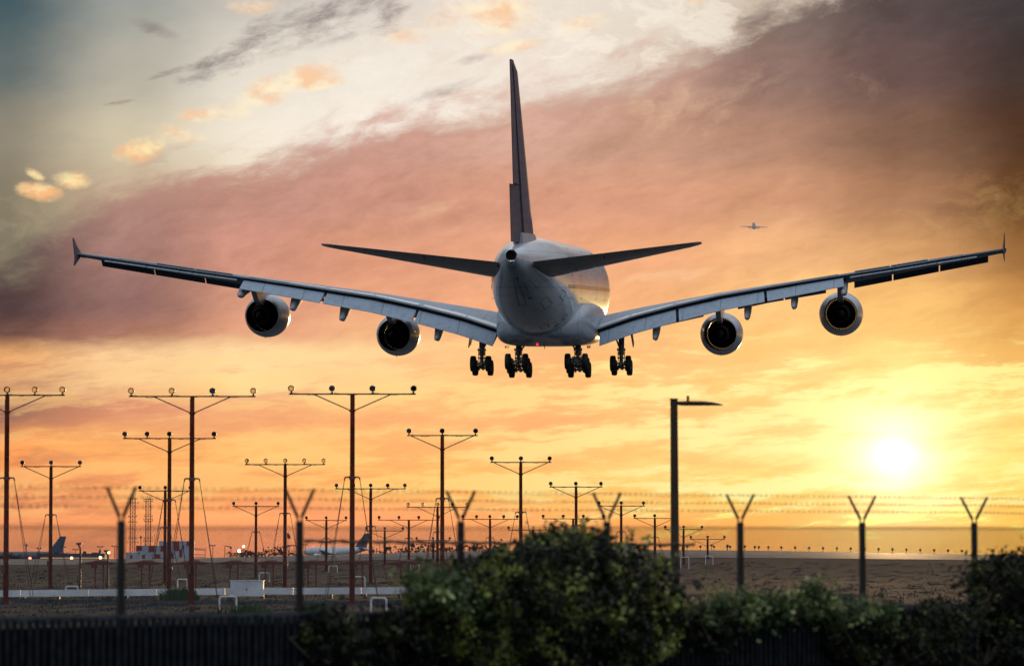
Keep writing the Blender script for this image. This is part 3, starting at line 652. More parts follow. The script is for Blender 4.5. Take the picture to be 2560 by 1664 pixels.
def gear(s, y, z, top, axles, track, tilt):
    c = P(s, y, z); mb = MB()
    tp = P(s-.5, y, top)
    mb.tube(tp, c+Vector((0, 0, .95)), .27, .25, 14); mb.tube(c+Vector((0, 0, 1.1)), c+Vector((0, 0, .12)), .17, .17, 12)
    mb.tube(c+Vector((0, 0, .1)), c+Vector((0, 0, -.2)), .27, .22, 12)
    sl_ = math.tan(tilt)
    L = axles[-1]+.25
    mb.tube(c+Vector((0, L, -L*sl_)), c+Vector((0, -L, L*sl_)), .17, .17, 10)
    for a in axles+[-q_ for q_ in axles if q_]:
        mb.tube(c+Vector((-track/2-.1, a, -a*sl_)), c+Vector((track/2+.1, a, -a*sl_)), .10, .10, 8)
        for q_ in (-.36, .36): mb.tube(c+Vector((q_-.08, a, -a*sl_)), c+Vector((q_+.08, a, -a*sl_)), .23, .23, 12)
    # torque links, side brace, hoses
    mb.tube(c+Vector((0, -.28, 1.1)), c+Vector((0, -.62, .6)), .07, .07, 6); mb.tube(c+Vector((0, -.62, .6)), c+Vector((0, -.22, .12)), .07, .07, 6)
    mb.tube(c+Vector((0, .1, 1.2)), tp+Vector((0, 2.2, .3)), .10, .10, 8)
    mb.tube(c+Vector((0, .1, 1.15)), tp+Vector((-.9 if y > 0 else .9, .3, .2)), .08, .08, 8)
    for q_ in (-.30, .33): mb.tube(c+Vector((q_, -.12, 1.55)), c+Vector((q_*.8, -.15, .35)), .035, .035, 6)
    mb.box(c.x-.38, c.x+.38, c.y-.12, c.y+.12, c.z+1.35, c.z+1.5); mb.box(c.x-.32, c.x+.32, c.y-.2, c.y+.2, c.z+.62, c.z+.75)
    G = mb.build('landing_gear', GEAR, A, ang=40)
    for a in sorted(set(axles+[-q_ for q_ in axles if q_])):
        for q_ in (-1, 1): add_wheel(G, c+Vector((q_*track/2, a, -a*sl_)))
    return G
TL = R_(13)
g1 = gear(34.4, -6.23, -6.82, -3.6, [.85], 1.36, TL); g2 = gear(34.4, 6.23, -6.82, -3.6, [.85], 1.36, TL)
g3 = gear(37.6, -2.63, -6.78, -4.7, [0, 1.70], 1.53, TL); g4 = gear(37.6, 2.63, -6.78, -4.7, [0, 1.70], 1.53, TL)
for g, l in ((g1, 'four-wheel main gear under the left wing'), (g2, 'four-wheel main gear under the right wing'), (g3, 'six-wheel main gear under the belly, left'), (g4, 'six-wheel main gear under the belly, right')): g['label'] = l
for sg, g in ((-1, g1), (1, g2)):
    mb = MB(); mb.prism([P(33.2, sg*7.15, -4.0), P(35.4, sg*7.15, -4.0), P(35.2, sg*7.35, -5.2), P(33.6, sg*7.3, -4.9)], (.07, 0, 0)); mb.build('gear_door', WINGM, g, False)
for sg, g in ((-1, g3), (1, g4)):
    mb = MB(); mb.prism([P(36.0, sg*3.6, -5.0), P(39.6, sg*3.6, -5.0), P(39.4, sg*3.62, -5.25), P(36.3, sg*3.62, -5.25)], (.06, 0, 0)); mb.build('gear_door', BELLY, g, False)
# nose gear
c = P(5.2, 0, -6.9); mb = MB(); mb.tube(c+Vector((0, 0, 3.4)), c, .14, .11, 10); mb.tube(c+Vector((-.45, 0, 0)), c+Vector((.45, 0, 0)), .08, .08, 8); mb.tube(c+Vector((0, 0, 1.3)), c+Vector((0, 1.6, 3.2)), .07, .07, 8)
NG = mb.build('nose_gear', GEAR, A)
for q_ in (-.40, .40):
    w = add_wheel(NG, c+Vector((q_, 0, 0))); w.scale = (.9, .9, .9)
# ------------------------------------------------------------------ small jets
def small_jet(name, white, finm, engm):
    """twin-jet 37 m long, 34 m span; local +Y forward, origin at mid-length on the centre line"""
    A2 = empty(name); q = lambda s, x, z: Vector((x, 18-s, z))
    def ring(s, w, zt, zb): return [q(s, w*math.cos(2*math.pi*i/20), (zt+zb)/2+(zt-zb)/2*math.sin(2*math.pi*i/20)) for i in range(20)]
    mb = MB(); mb.loft([ring(*k) for k in [(0,.05,-.4,-.5),(.8,.9,.4,-1.2),(2.4,1.5,1.3,-1.75),(5,1.95,1.95,-2.0),(24,1.98,2.0,-2.0),(29,1.7,1.95,-1.3),(33,1.05,1.7,-.2),(36.5,.35,1.3,.6)]]); B = mb.build('fuselage', white, A2, ang=60)
    for sg in (-1, 1):
        mb = MB(); mb.loft([foil(q(a, sg*y, z), q(b_, sg*y, z-.1), t_, 0, 1, 8) for y, a, b_, z, t_ in [(1.5,12,19.5,-1.2,.9),(6,14.8,19.8,-.75,.6),(17,21.8,23.4,.55,.2)]]); Wg = mb.build('wing', white, A2, ang=30)
        mb = MB(); mb.lathe(q(10.6, sg*5.7, -2.15), (0, -1, 0), [(0,.85),(.1,1.0),(1.2,1.15),(2.6,1.05),(3.8,.7),(3.7,.6),(1,.7),(0,.85)], 18); mb.build('engine', engm, A2)
        mb = MB(); mb.loft([foil(q(a, sg*y, z), q(b_, sg*y, z), t_, 0, 1, 6) for y, a, b_, z, t_ in [(.5,31.5,35.3,1.0,.35),(6.2,35,36.8,1.6,.12)]]); mb.build('tailplane', white, A2, ang=30)
    mb = MB(); mb.loft([foil(q(a, 0, z), q(b_, 0, z), t_, 0, 1, 6, 'x', .5) for z, a, b_, t_ in [(1.2,28.2,35.2,.45),(7.9,34.2,37.0,.18)]]); mb.build('tail_fin', finm, A2, ang=30)
    return A2
JW = mat('jet_white_paint', (.80, .79, .80), .35, 0, .06, .5); JD = mat('jet_dark_paint', (.12, .10, .115), .4); JB = mat('jet_blue_fin_paint', (.06, .10, .17), .4)
JG = mat('far_jet_grey_paint', (.22, .20, .20), .5)
j = small_jet('passenger_jet', JG, JG, JG); p = at(1885, 566, 3400.0); j.location = p
k_ = 70.6*3400/F/34.0; j.scale = (k_, k_, k_); j.rotation_euler = (R_(17.5), R_(2), R_(-1.5))
tag(j, 'tiny distant twin-engine jet climbing away high in the sky at right', 'airliner')
j = small_jet('passenger_jet', JW, JD, JW); p = at(838, 1377, 1700.0); j.location = p; j.rotation_euler = (0, 0, R_(90-34))
tag(j, 'parked white jet with dark fin on the airfield, nose to the left', 'airliner')
RP = p
mb = MB()
for x, y in ((-2.9, -1), (2.9, -1), (0, 13.5)):
    mb.tube((x, y, -1.6), (x, y, -3.4), .12, .12, 6); mb.lathe((x-.25, y, -3.6), (1, 0, 0), [(0, 0), (0, .5), (.5, .5), (.5, 0)], 14)
mb.build('landing_gear', TYRE, j)
mb = MB(); mb.lathe((0, 12.2, 2.0), (0, 0, 1), [(0, .25), (.25, .2), (.32, 0)], 10); mb.build('beacon_lamp', mat('pink_beacon', (.6, .05, .1), emit=(1, .05, .12, 9)), j)
j = small_jet('passenger_jet', JD, JB, JD); p = at(62, 1390, 1500.0); j.location = p; j.rotation_euler = (0, 0, R_(90-25))
tag(j, 'dark parked jet with blue fin at far left of the airfield', 'airliner')
# ------------------------------------------------------------------ approach light masts
ORANGE = mat('orange_mast_paint', (.09, .018, .010), .8, 0, .35, 1.2, .08, col2=(.19, .040, .018))
BARM = mat('crossbar_steel', (.16, .05, .03), .55, .2, .2, 2)
LAMPM = mat('lamp_housing', (.05, .035, .03), .5, .3, .2, 5)
LENS = mat('amber_lamp_glass', (.95, .70, .42), .25, 0, .04, 5, transl=.95)
BLENS = mat('dark_lamp_glass', (.05, .06, .075), .2, 0, .1, 5)
WIRE = mat('guy_wire', (.10, .05, .04), .6, .3)
PROTO = {}
def lamp_proto(clear):
    mb = MB(); mb.tube((0, 0, 0), (0, 0, .085), .035, .028, 8); mb.box(-.045, .045, -.04, .04, 0, .03)
    mb.lathe((0, .11, .185), (0, -1, 0), [(0, .078), (0, .088), (.05, .105), (.20, .112), (.22, .108), (.21, .09), (.06, .085), (0, .078)], 20)
    o = mb.build('lamp', LAMPM)
    mb = MB(); mb.lathe((0, .11, .185), (0, -1, 0), [(.19, 0), (.185, .09)], 20)
    if not clear: mb.lathe((0, .11, .185), (0, -1, 0), [(.19, 0), (.185, .09), (.02, .08), (.02, 0)], 20)
    mb.build('lens', LENS if clear else BLENS, o); return o
for kk in (True, False): PROTO[kk] = lamp_proto(kk)
used = {True: False, False: False}
def put_lamp(parent, pos, clear, rz=0, sc_=1.0):
    if not used[clear]: o = PROTO[clear]; used[clear] = True
    else:
        src = PROTO[clear]; o = src.copy(); COL.objects.link(o)
        for ch in list(src.children): c = ch.copy(); COL.objects.link(c); c.parent = o
    o.parent = parent; o.location = pos; o.rotation_euler = (0, 0, rz); o.scale = (sc_,)*3; return o
rnd = random.Random(4); nmast = [0]
def mast(px, bary, Y, n, lit, label, spacing=None, lean=0):
    p = at(px, bary, Y); gz = ground_z(p.x, Y); h = p.z-gz
    t = empty('approach_light_mast', (p.x, Y, gz)); tag(t, label, 'light mast', 'approach light masts in rows before the runway'); nmast[0] += 1
    t.rotation_euler = (0, lean, rnd.uniform(-.02, .02))
    sp_ = 1.02 if n == 5 else 1.5
    half = sp_*(n-1)/2; r = .085
    mb = MB(); mb.tube((0, 0, 0), (0, 0, h), r*1.15, r*.92, 12); mb.box(-.16, .16, -.16, .16, 0, .06)
    mb.tube((0, 0, h-.66), (0, 0, h-.58), r*1.35, r*1.35, 12); mb.build('pole', ORANGE, t)
    mb = MB(); mb.tube((-half-.09, 0, h), (half+.09, 0, h), .028, .028, 6); mb.build('crossbar', BARM, t)
    for s in (-1, 1):
        mb = MB(); mb.tube((s*r*.5, 0, h-.62), (s*min(1.40, half-.03), 0, h-.02), .022, .022, 6); mb.build('brace', BARM, t)
    mb = MB(); q_ = rnd.choice((-1, 1)); zc = h-rnd.uniform(.05, .2)
    mb.tube((q_*r*1.1, -.03, .3), (q_*r*.98, -.03, h*.5), .012, .012, 5, False); mb.tube((q_*r*.98, -.03, h*.5), (q_*r*.92, -.03, zc), .012, .012, 5, False)
    for zz_ in (h*.2, h*.45, h*.7): mb.tube((0, 0, zz_), (0, 0, zz_+.03), r*1.22, r*1.22, 8)
    if nmast[0] % 3: mb.box(q_*r*1.1-.07, q_*r*1.1+.07, -.16, -.05, 1.1, 1.42)
    for k in range(n-1):
        xk = -half+k*sp_; mb.tube((xk+.04, -.02, h+.05), (xk+sp_*.5, -.02, h-.035-rnd.uniform(0, .03)), .007, .007, 4, False); mb.tube((xk+sp_*.5, -.02, h-.045), (xk+sp_-.04, -.02, h+.03), .007, .007, 4, False)
    mb.build('conduit', BARM, t, False)
    for k in range(n):
        put_lamp(t, (-half+k*sp_, 0, h+.02), bool(lit >> k & 1), rnd.uniform(-.2, .2))
    if h > 3.6:
        hc = h*.60 if h > 5.2 else h*.64
        mb = MB(); mb.tube((0, 0, hc-.06), (0, 0, hc+.06), r*1.4, r*1.4, 10); mb.tube((-.26, 0, hc+.02), (.26, 0, hc+.02), .03, .03, 6)
        for s in (-1, 1): mb.tube((s*.26, 0, hc+.02), (s*.29, 0, hc-.1), .03, .02, 6)
        mb.build('guy_collar', BARM, t)
        for s in (-1, 1):
            mb = MB(); mb.tube((s*.28, 0, hc-.05), (s*1.0, -.5, .05), .012, .012, 5); mb.build('guy_wire', WIRE, t)
            mb = MB(); mb.tube((s*.28, 0, hc-.05), (s*.95, .7, .05), .012, .012, 5); mb.build('guy_wire', WIRE, t)
        if h < 7:
            zz = min(1.95, hc*.45)
            f = (hc-zz)/hc; xx = .28+(1.0-.28)*f
            mb = MB(); mb.tube((-xx, -.3, zz), (xx, -.3, zz), .016, .016, 5); mb.build('spreader_bar', WIRE, t)
    return t
MASTS = [
 (18.5,987.5,140,5,31,'tall dark light mast cut by the left edge of the photo, with amber lamps'),
 (481,990.5,140,4,11,'tallest left mast with four lamps, in front of the checkered building'),
 (881,984.5,140,4,1,'tallest four-lamp mast of the middle, bar just below the left wing'),
 (424,1095.5,174,5,0,'mid-height five-lamp mast crossing just behind the tall left four-lamp mast'),
 (128,1165.5,198,3,0,'three-lamp mast near the left edge with guy wires, standing free'),
 (1106,1088,171,3,0,'tall three-lamp mast left of the bush, below the landing wheels'),
 (1302,1155,198,3,0,'guyed three-lamp mast rising behind the left part of the bush'),
 (713,1160.5,201,5,31,'five-lamp mast with amber glass between the two tallest four-lamp masts'),
 (927,1221,227,5,0,'five-lamp mast just right of the middle tall mast, overlapping the jet tail'),
 (413,1226.5,228,3,0,'low three-lamp mast just left of the double poles by the lattice towers'),
 (1440,1216.5,227,3,0,'three-lamp mast rising straight above the top of the bush'),
 (1094,1267,262,5,23,'five-lamp mast with pale glass directly left of the tall three-lamp mast'),
 (640,1265,258,3,0,'small three-lamp mast left of the second fence post'),
 (1553,1264,255,3,0,'three-lamp mast between the bush and the street lamp'),
 (1022,1299,288,4,0,'low four-lamp mast whose bar ends at the tall three-lamp mast'),
 (816,1300,289,3,0,'small three-lamp mast above the parked white jet'),
 (1225,1297,286,5,0,'low five-lamp mast right of the third fence post'),
 (1433,1296,284,4,0,'low four-lamp mast half hidden behind the top of the bush'),
 (1637,1295,283,3,0,'small three-lamp mast immediately left of the street lamp'),
 (1333,1324,317,5,28,'small five-lamp mast peeping over the left shoulder of the bush'),
 (962,1326,315,3,0,'tiny three-lamp mast right of the parked jet tail'),
 (1709,1322.5,311,3,0,'small three-lamp mast immediately right of the street lamp'),
 (1083,1350,346,3,0,'lowest three-lamp mast, just above the airfield horizon left of the bush'),
 (1769,1347,340,3,0,'lowest three-lamp mast on the right, left of the Y-topped fence post'),
 (1426,1348,346,5,0,'lowest five-lamp mast almost wholly hidden by the bush'),
]
for a in MASTS: mast(*a)
# ------------------------------------------------------------------ stake lights on the horizon
STK = mat('stake_light_green_glass', (.10, .22, .10), .3, 0, .1, 5, transl=.6)
def stake(px, py, Y, ring, label, grp, k=1.0):
    p = at(px, py, Y); gz = ground_z(p.x, Y); h = max(p.z-gz, .3)
    r = .135*k
    mb = MB(); mb.tube((0, 0, 0), (0, 0, h), .028, .028, 6)
    mb.lathe((0, .1, h+r*.8), (0, -1, 0), [(0, r*.5), (.02, r*.9), (.18, r), (.2, r*.95), (.18, r*.62), (.05, r*.6)], 16)
    o = mb.build('stake_light', LAMPM); o.location = (p.x, Y, gz)
    mb = MB(); mb.lathe((0, .1, h+r*.8), (0, -1, 0), [(.15, 0), (.15, r*.63)], 14); mb.build('lens', STK if ring else BLENS, o)
    tag(o, label, 'runway light', grp)
GE = 'low lights in an even row along the right horizon'
for i in range(14):
    px = 1955+i*34.75; y = np.interp(px, [1955, 2430], [1376, 1384]); ring = i in (2, 4, 6, 8)
    ordn = ('first', 'second', 'third', 'fourth', 'fifth', 'sixth', 'seventh', 'eighth', 'ninth', 'tenth', 'eleventh', 'twelfth', 'thirteenth', 'last')[i]
    stake(px-2, y-5, 416, ring, ('ring-shaped' if ring else 'dark round')+' light, '+ordn+' from the left in the even row along the right horizon', GE)
for px, dy_, ring, lb in ((1615,-6,0,'left one of a close pair of small lights left of the street lamp'),(1619,-5,0,'right one of a close pair of small lights left of the street lamp'),(1650,-6,1,'small ring light on the horizon just left of the street lamp'),
      (1718,-5,1,'small ring light on the horizon just right of the street lamp'),(1751,-5,0,'small dark light at the left end of the low mast bar'),(1779,-10,0,'taller stake light beside the lowest right mast'),(1785,-4,1,'short ring light next to the taller stake at the lowest right mast'),
      (1819,-10,0,'tallest stake light of the trio left of the Y-topped post'),(1825,-7,0,'middle stake light of the trio left of the Y-topped post'),(1818,-4,0,'shortest stake light of the trio left of the Y-topped post'),
      (1887,-5,0,'small light second right of the Y-topped post'),(1897,-7,0,'taller small light right of the Y-topped post'),(1921,-4,1,'small ring light left end of the even horizon row'),(1862,-8,0,'small light touching the Y-topped post on its right'),
      (1186,-13,0,'tall stake light right of the third fence post'),(1179,-5,1,'short ring light right of the third fence post'),(1236,-9,0,'stake light just left of the bush crest'),(1246,-4,1,'short ring light just left of the bush crest'),
      (1146,-10,0,'stake light touching the third fence post'),(1031,-14,0,'large round light on the horizon between two low masts')):
    y = np.interp(px, [1000, 1200, 1600, 1900, 2150], [1381, 1377, 1373, 1376, 1380])
    stake(px, y+dy_, 416, bool(ring), lb, 'stake lights on the horizon', 1.8 if px == 1031 else 1.0)
# ------------------------------------------------------------------ white duct with cabinet, pipe hoops
DUCT = mat('white_duct_paint', (.74, .76, .80), .55, 0, .15, 1.5)
d = empty('cable_duct', (at(0, 1480, 155).x, 155, 0)); tag(d, 'long low white cable duct lying across the grass', 'cable duct')
x0 = at(-120, 1480, 155).x; x1 = at(1330, 1470, 155).x; n = 17
for k in range(n):
    a = x0+(x1-x0)*k/n; b_ = x0+(x1-x0)*(k+1)/n
    def zt(x): return at(1280+x*F/155, np.interp(1280+x*F/155, [0, 600, 1050], [1475, 1469, 1467]), 155).z
    mb = MB(); za, zb = zt(a), zt(b_); H = .265
    ox, oy = d.location.x, 155
    mb.add([(a-ox+.012, 0, za-H), (b_-ox-.012, 0, zb-H), (b_-ox-.012, .35, zb-H), (a-ox+.012, .35, za-H), (a-ox+.012, 0, za), (b_-ox-.012, 0, zb), (b_-ox-.012, .35, zb), (a-ox+.012, .35, za)],
           [(0,3,2,1),(4,5,6,7),(0,1,5,4),(1,2,6,5),(2,3,7,6),(3,0,4,7)])
    mb.build('duct_panel', DUCT, d, False)
    mb = MB(); mb.box(a-ox+.1, a-ox+.2, .06, .28, 0, za-H-.002); mb.build('duct_foot', LAMPM, d, False)
p = at(617, 1490, 153.6); mb = MB()
bx = MB().box(-.66, .66, -.3, .3, .06, .67).box(-.69, .69, -.33, .33, .672, .705)
cab = bx.build('electrical_cabinet', DUCT); cab.location = (p.x, 153.8, at(617,1490,153.8).z+.01-.06); tag(cab, 'white electrical cabinet standing in front of the white duct', 'cabinet')
mb = MB(); mb.box(-.02, .02, -.325, -.303, .30, .38); mb.build('handle', LAMPM, cab, False)
mb = MB(); mb.box(-.60, -.02, -.312, -.3005, .10, .62); mb.box(.02, .60, -.312, -.3005, .10, .62); mb.build('door', DUCT, cab, False)
PIPE = mat('white_pipe_paint', (.78, .78, .78), .45, 0, .1, 3)
for px, py, w, Y, lb in ((570,1490,42,124,'nearest white pipe hoop, in front of the cabinet'),(947,1494,40,119,'white pipe hoop in front of the duct right of the middle mast'),(899,1441,27,205,'white pipe hoop behind the duct, right of the middle mast'),
      (833,1414,21,283,'small white pipe hoop under the parked jet'),(1037,1408,21,290,'small white pipe hoop left of the tall three-lamp mast'),(661,1431,25,235,'white pipe hoop right above the cabinet'),(456,1447,24,190,'white pipe hoop between the left poles'),
      (180,1465,32,172,'low white pipe hoop behind the duct at far left'),(1712,1392,20,295,'small white pipe hoop right of the street lamp'),(1773,1389,19,310,'small white pipe hoop at the lowest right mast'),(1650,1411,16,270,'low white pipe hoop just left of the street lamp')):
    p = at(px, py, Y); gz = ground_z(p.x, Y); W_ = w*Y/F; h = max(p.z-gz, .28); r = .035
    mb = MB(); c_ = .07
    pts = [(-W_/2, 0, -.05), (-W_/2, 0, h-c_), (-W_/2+c_*.3, 0, h-c_*.3), (-W_/2+c_, 0, h), (W_/2-c_, 0, h), (W_/2-c_*.3, 0, h-c_*.3), (W_/2, 0, h-c_), (W_/2, 0, -.05)]
    for a, b_ in zip(pts, pts[1:]): mb.tube(a, b_, r, r, 8)
    o = mb.build('pipe_hoop', PIPE); o.location = (p.x, Y, gz); o.rotation_euler.z = rnd.uniform(-.25, .25); tag(o, lb, 'pipe hoop', 'white pipe hoops on the grass')
# ------------------------------------------------------------------ orange antenna array behind the duct
ANT = mat('antenna_orange_paint', (.17, .028, .022), .5, 0, .2, 2); ANTT = mat('antenna_top_pale', (.34, .20, .19), .5, 0, .15, 3)
def antenna():
    t = empty('antenna')
    mb = MB(); mb.prism([(-.95, 0, 1.38), (-.2, 0, 1.33), (.55, 0, 1.34), (.98, 0, 1.41), (.2, 0, 1.50), (-.1, 0, 1.50)], (0, .22, 0)); mb.build('boom', ANT, t, False)
    mb = MB(); mb.prism([(-.12, 0, 1.502), (.42, 0, 1.482), (.36, 0, 1.55), (-.05, 0, 1.56)], (0, .26, 0)); mb.build('top_cover', ANTT, t, False)
    mb = MB()
    for k in range(9):
        x = -.85+k*.2; l = .2+.05*k; mb.tube((x, -l, 1.40), (x, l, 1.40), .012, .012, 5)
    mb.build('dipoles', ANT, t, False)
    for x in (-.1, .24):
        mb = MB(); mb.tube((x, 0, 0), (x, 0, 1.34), .032, .032, 8); mb.build('post', ANT, t)
    mb = MB(); mb.box(-.28, .0, -.15, .15, 1.2, 1.34); mb.build('junction_box', ANT, t, False)
    return t
a0 = antenna(); index_kids()
AL = ['leftmost orange antenna, in the dark at far left','orange antenna below the lattice towers','orange antenna just right of the tall left poles','orange antenna above the white cabinet','orange antenna left of the second fence post','orange antenna right of the second fence post','orange antenna right beside the middle tall mast','orange antenna left of the tall three-lamp mast','orange antenna behind the third fence post']
for i, px in enumerate((247, 363, 479, 584, 672, 779, 895, 1011, 1133)):
    o = a0 if i == 0 else dup_tree(a0)
    p = at(px, 1405, 163); o.location = (p.x-.05, 163, 0); o.rotation_euler.z = R_(6); tag(o, AL[i], 'antenna', 'orange antennas in a row behind the duct')
# thin dark posts at left
for px, py, lb in ((201, 1356, 'thin dark pole with a small box on top, near the left edge'), (270, 1374, 'thin dark pole with a bent cap, left of the first fence post')):
    p = at(px, py, 158); mb = MB(); mb.tube((0, 0, 0), (0, 0, p.z-.25), .045, .04, 8); mb.tube((0, 0, p.z-.25), (-.10, 0, p.z-.06), .035, .03, 8); mb.box(-.17, .05, -.06, .06, p.z-.07, p.z); mb.tube((0, .1, 0), (-.12, 0, .9), .02, .02, 5)
    o = mb.build('utility_pole', LAMPM); o.location = (p.x, 158, 0); tag(o, lb, 'pole')
# ------------------------------------------------------------------ street lamp
p = at(1683, 997, 80); q0 = at(1686, 1460, 80)
L_ = empty('street_lamp', (q0.x+.02, 80, 0)); tag(L_, 'dark street lamp post with a flat one-armed head, right of the bush', 'street lamp')
L_.rotation_euler = (0, -.004, 0)
LM = mat('street_lamp_bronze', (.055, .034, .020), .7, 0, .2, 2, .2)
H = p.z; mb = MB(); mb.tube((0, 0, 0), (0, 0, H), .098, .078, 16); mb.box(-.085, .085, -.085, .085, H-.012, H+.01); mb.box(-.2, .2, -.2, .2, 0, .03); mb.tube((0, -.1, 2.05), (0, -.09, 2.05), .05, .05, 8); mb.build('pole', LM, L_)
mb = MB(); rings = []
for x, w, z0, z1 in [(.07,.07,H-.125,H-.045),(.16,.09,H-.14,H-.045),(.34,.15,H-.142,H-.042),(.6,.17,H-.142,H-.045),(.8,.16,H-.142,H-.065),(.95,.12,H-.142,H-.095),(1.03,.05,H-.142,H-.125)]:
    rings.append([(x, w*math.cos(2*math.pi*i/14), (z0+z1)/2+(z1-z0)/2*math.sin(2*math.pi*i/14)) for i in range(14)])
mb.loft(rings); hd = mb.build('lamp_head', LM, L_)
mb = MB(); mb.tube((.295, 0, H-.05), (.295, 0, H+.065), .028, .030, 10); mb.build('photocell', LM, hd)
# ------------------------------------------------------------------ perimeter fence
FA = R_(50.75); FD = Vector((math.cos(FA), math.sin(FA), 0)); FN_ = Vector((-math.sin(FA), math.cos(FA), 0))   # along, away from the camera side
F0 = Vector((-4.51541626, 43.96257497, 0))
def top_h(n): return float(np.interp(n, [0, 6], [2.235, 2.315]))
fence = empty('chain_link_fence', F0, FA); tag(fence, 'chain link perimeter fence on dark posts with Y-shaped barbed wire arms', 'fence')
POSTM = mat('fence_post_steel', (.030, .024, .020), .7, 0, .2, 4, .15); MESHM = mat('chain_link_wire', (.055, .045, .045), .5, .5, .2, 9); BARB = mat('barbed_wire', (.05, .035, .03), .6, .4)
N0, N1 = -3, 10
for n in range(N0, N1+1):
    x = n*3.05; h = top_h(n)+.01; mb = MB(); mb.tube((x, 0, 0), (x, 0, h), .048, .048, 12); mb.lathe((x, 0, h), (0, 0, 1), [(0, .052), (.03, .05), (.05, .02), (.05, 0)], 12)
    for s in (-1, 1):
        mb.tube((x, s*.035, h), (x, s*.035, h+.11), .012, .012, 6)
        mb.tube((x, s*.035, h+.10), (x, s*.235, h+.435), .022, .019, 8)
    mb.build('post', POSTM, fence)
mb = MB(); xa, xb = N0*3.05, N1*3.05; step = .0575
k = xa-2.4
def wire(mb, p0, p1, r):
    p0 = Vector(p0); p1 = Vector(p1); d = (p1-p0).normalized(); a = d.orthogonal().normalized()*r; b_ = d.cross(a)
    mb.add([p0+a, p0+b_, p0-a, p0-b_, p1+a, p1+b_, p1-a, p1-b_], [(0,1,5,4),(1,2,6,5),(2,3,7,6),(3,0,4,7)])
while k < xb:
    for s in (1, -1):
        H_ = top_h(k/3.05)-.01
        a = (k, .0055*s+.055*-1, 0) if s == 1 else (k+H_, .0055*s-.055, 0)
        b_ = (k+H_, .0055*s-.055, H_) if s == 1 else (k, .0055*s-.055, H_)
        wire(mb, a, b_, .0031)
    k += step
for i in range(int((xb-xa)/step)):
    x = xa+i*step; H_ = top_h(x/3.05)-.01
    wire(mb, (x, -.055, H_-.05), (x+.012, -.055, H_+.022), .0046)
mb.build('mesh', MESHM, fence, False)
brnd = random.Random(8)
for s in (-1, 1):
    for f in (.30, .63, .96):
        mb = MB(); prev = None
        for i in range((N1-N0)*6+1):
            x = xa+i*3.05/6; hh = top_h(x/3.05)+.01+.10+.335*f; sag = -.03*math.sin(math.pi*((i % 6)/6))*(.5+f)
            p = (x, s*(.035+.20*f), hh+sag+.012)
            if prev: wire(mb, prev, p, .0020)
            prev = p
        x = xa
        while x < xb:
            hh = top_h(x/3.05)+.01+.10+.335*f+.005; c = Vector((x, s*(.035+.20*f), hh))
            for q_ in range(3):
                d = Vector((brnd.uniform(-.4, .4), brnd.uniform(-1, 1), brnd.uniform(-1, 1))).normalized()*.022; wire(mb, c-d, c+d, .0016)
            x += .127*brnd.uniform(.8, 1.25)
        mb.build('barbed_wire', BARB, fence, False)
mb = MB(); prev = None
for i in range(61):
    x = 3.05+i*(3.05*2.6)/60; p = (x, -.10, 1.95+.112-.001*i*.6+.008*math.sin(i*1.7)); 
    if prev: mb.tube(prev, p, .021+.006*math.sin(i*2.3), .021, 6, False)
    prev = p
    for q_ in range(5):
        c = Vector(p); d = Vector((brnd.uniform(-1, 1), brnd.uniform(-.6, .6), brnd.uniform(-1, 1)))*.028; mb.tube(c, c+d, .010, .005, 4, False)
mb.build('rail', BARB, fence)
# ------------------------------------------------------------------ low slatted fence in front
SLAT = mat('slat_weathered_grey', (.015, .017, .021), .9, 0, .45, 6, .08); RAILM = mat('slat_rail_grey', (.05, .058, .066), .9, 0, .3, 3, .1)
org = F0-FN_*.22
sf = empty('slat_fence', org, FA); tag(sf, 'low slatted fence of narrow upright grey slats at the bottom of the picture', 'fence')
mb = MB(); x = xa; i = 0
def slat_top(x): return float(np.interp(x, [0, 21], [1.175, 1.11]))
while x < xb:
    h = slat_top(x)+brnd.uniform(-.012, .012); w = .062+brnd.uniform(-.006, .006); y = brnd.uniform(-.008, .008)
    mb.box(x, x+w, y-.01, y+.01, .04, h); x += .115; i += 1
o = mb.build('slats', SLAT, sf, False)
mb = MB()
x = xa
while x < xb-.1:
    x2 = x+3.05; mb.add([(x, .012, slat_top(x)-.02), (x2, .012, slat_top(x2)-.02), (x2, .05, slat_top(x2)-.02), (x, .05, slat_top(x)-.02), (x, .012, slat_top(x)+.035), (x2, .012, slat_top(x2)+.035), (x2, .05, slat_top(x2)+.035), (x, .05, slat_top(x)+.035)], [(0,3,2,1),(4,5,6,7),(0,1,5,4),(1,2,6,5),(2,3,7,6),(3,0,4,7)])
    x = x2
mb.build('top_rail', RAILM, sf, False)
mb = MB(); mb.box(xa, xb, .052, .06, .04, 1.08); mb.build('backing_screen', mat('backing_black_mesh', (.005, .005, .006), .95, spec=.05), sf, False)
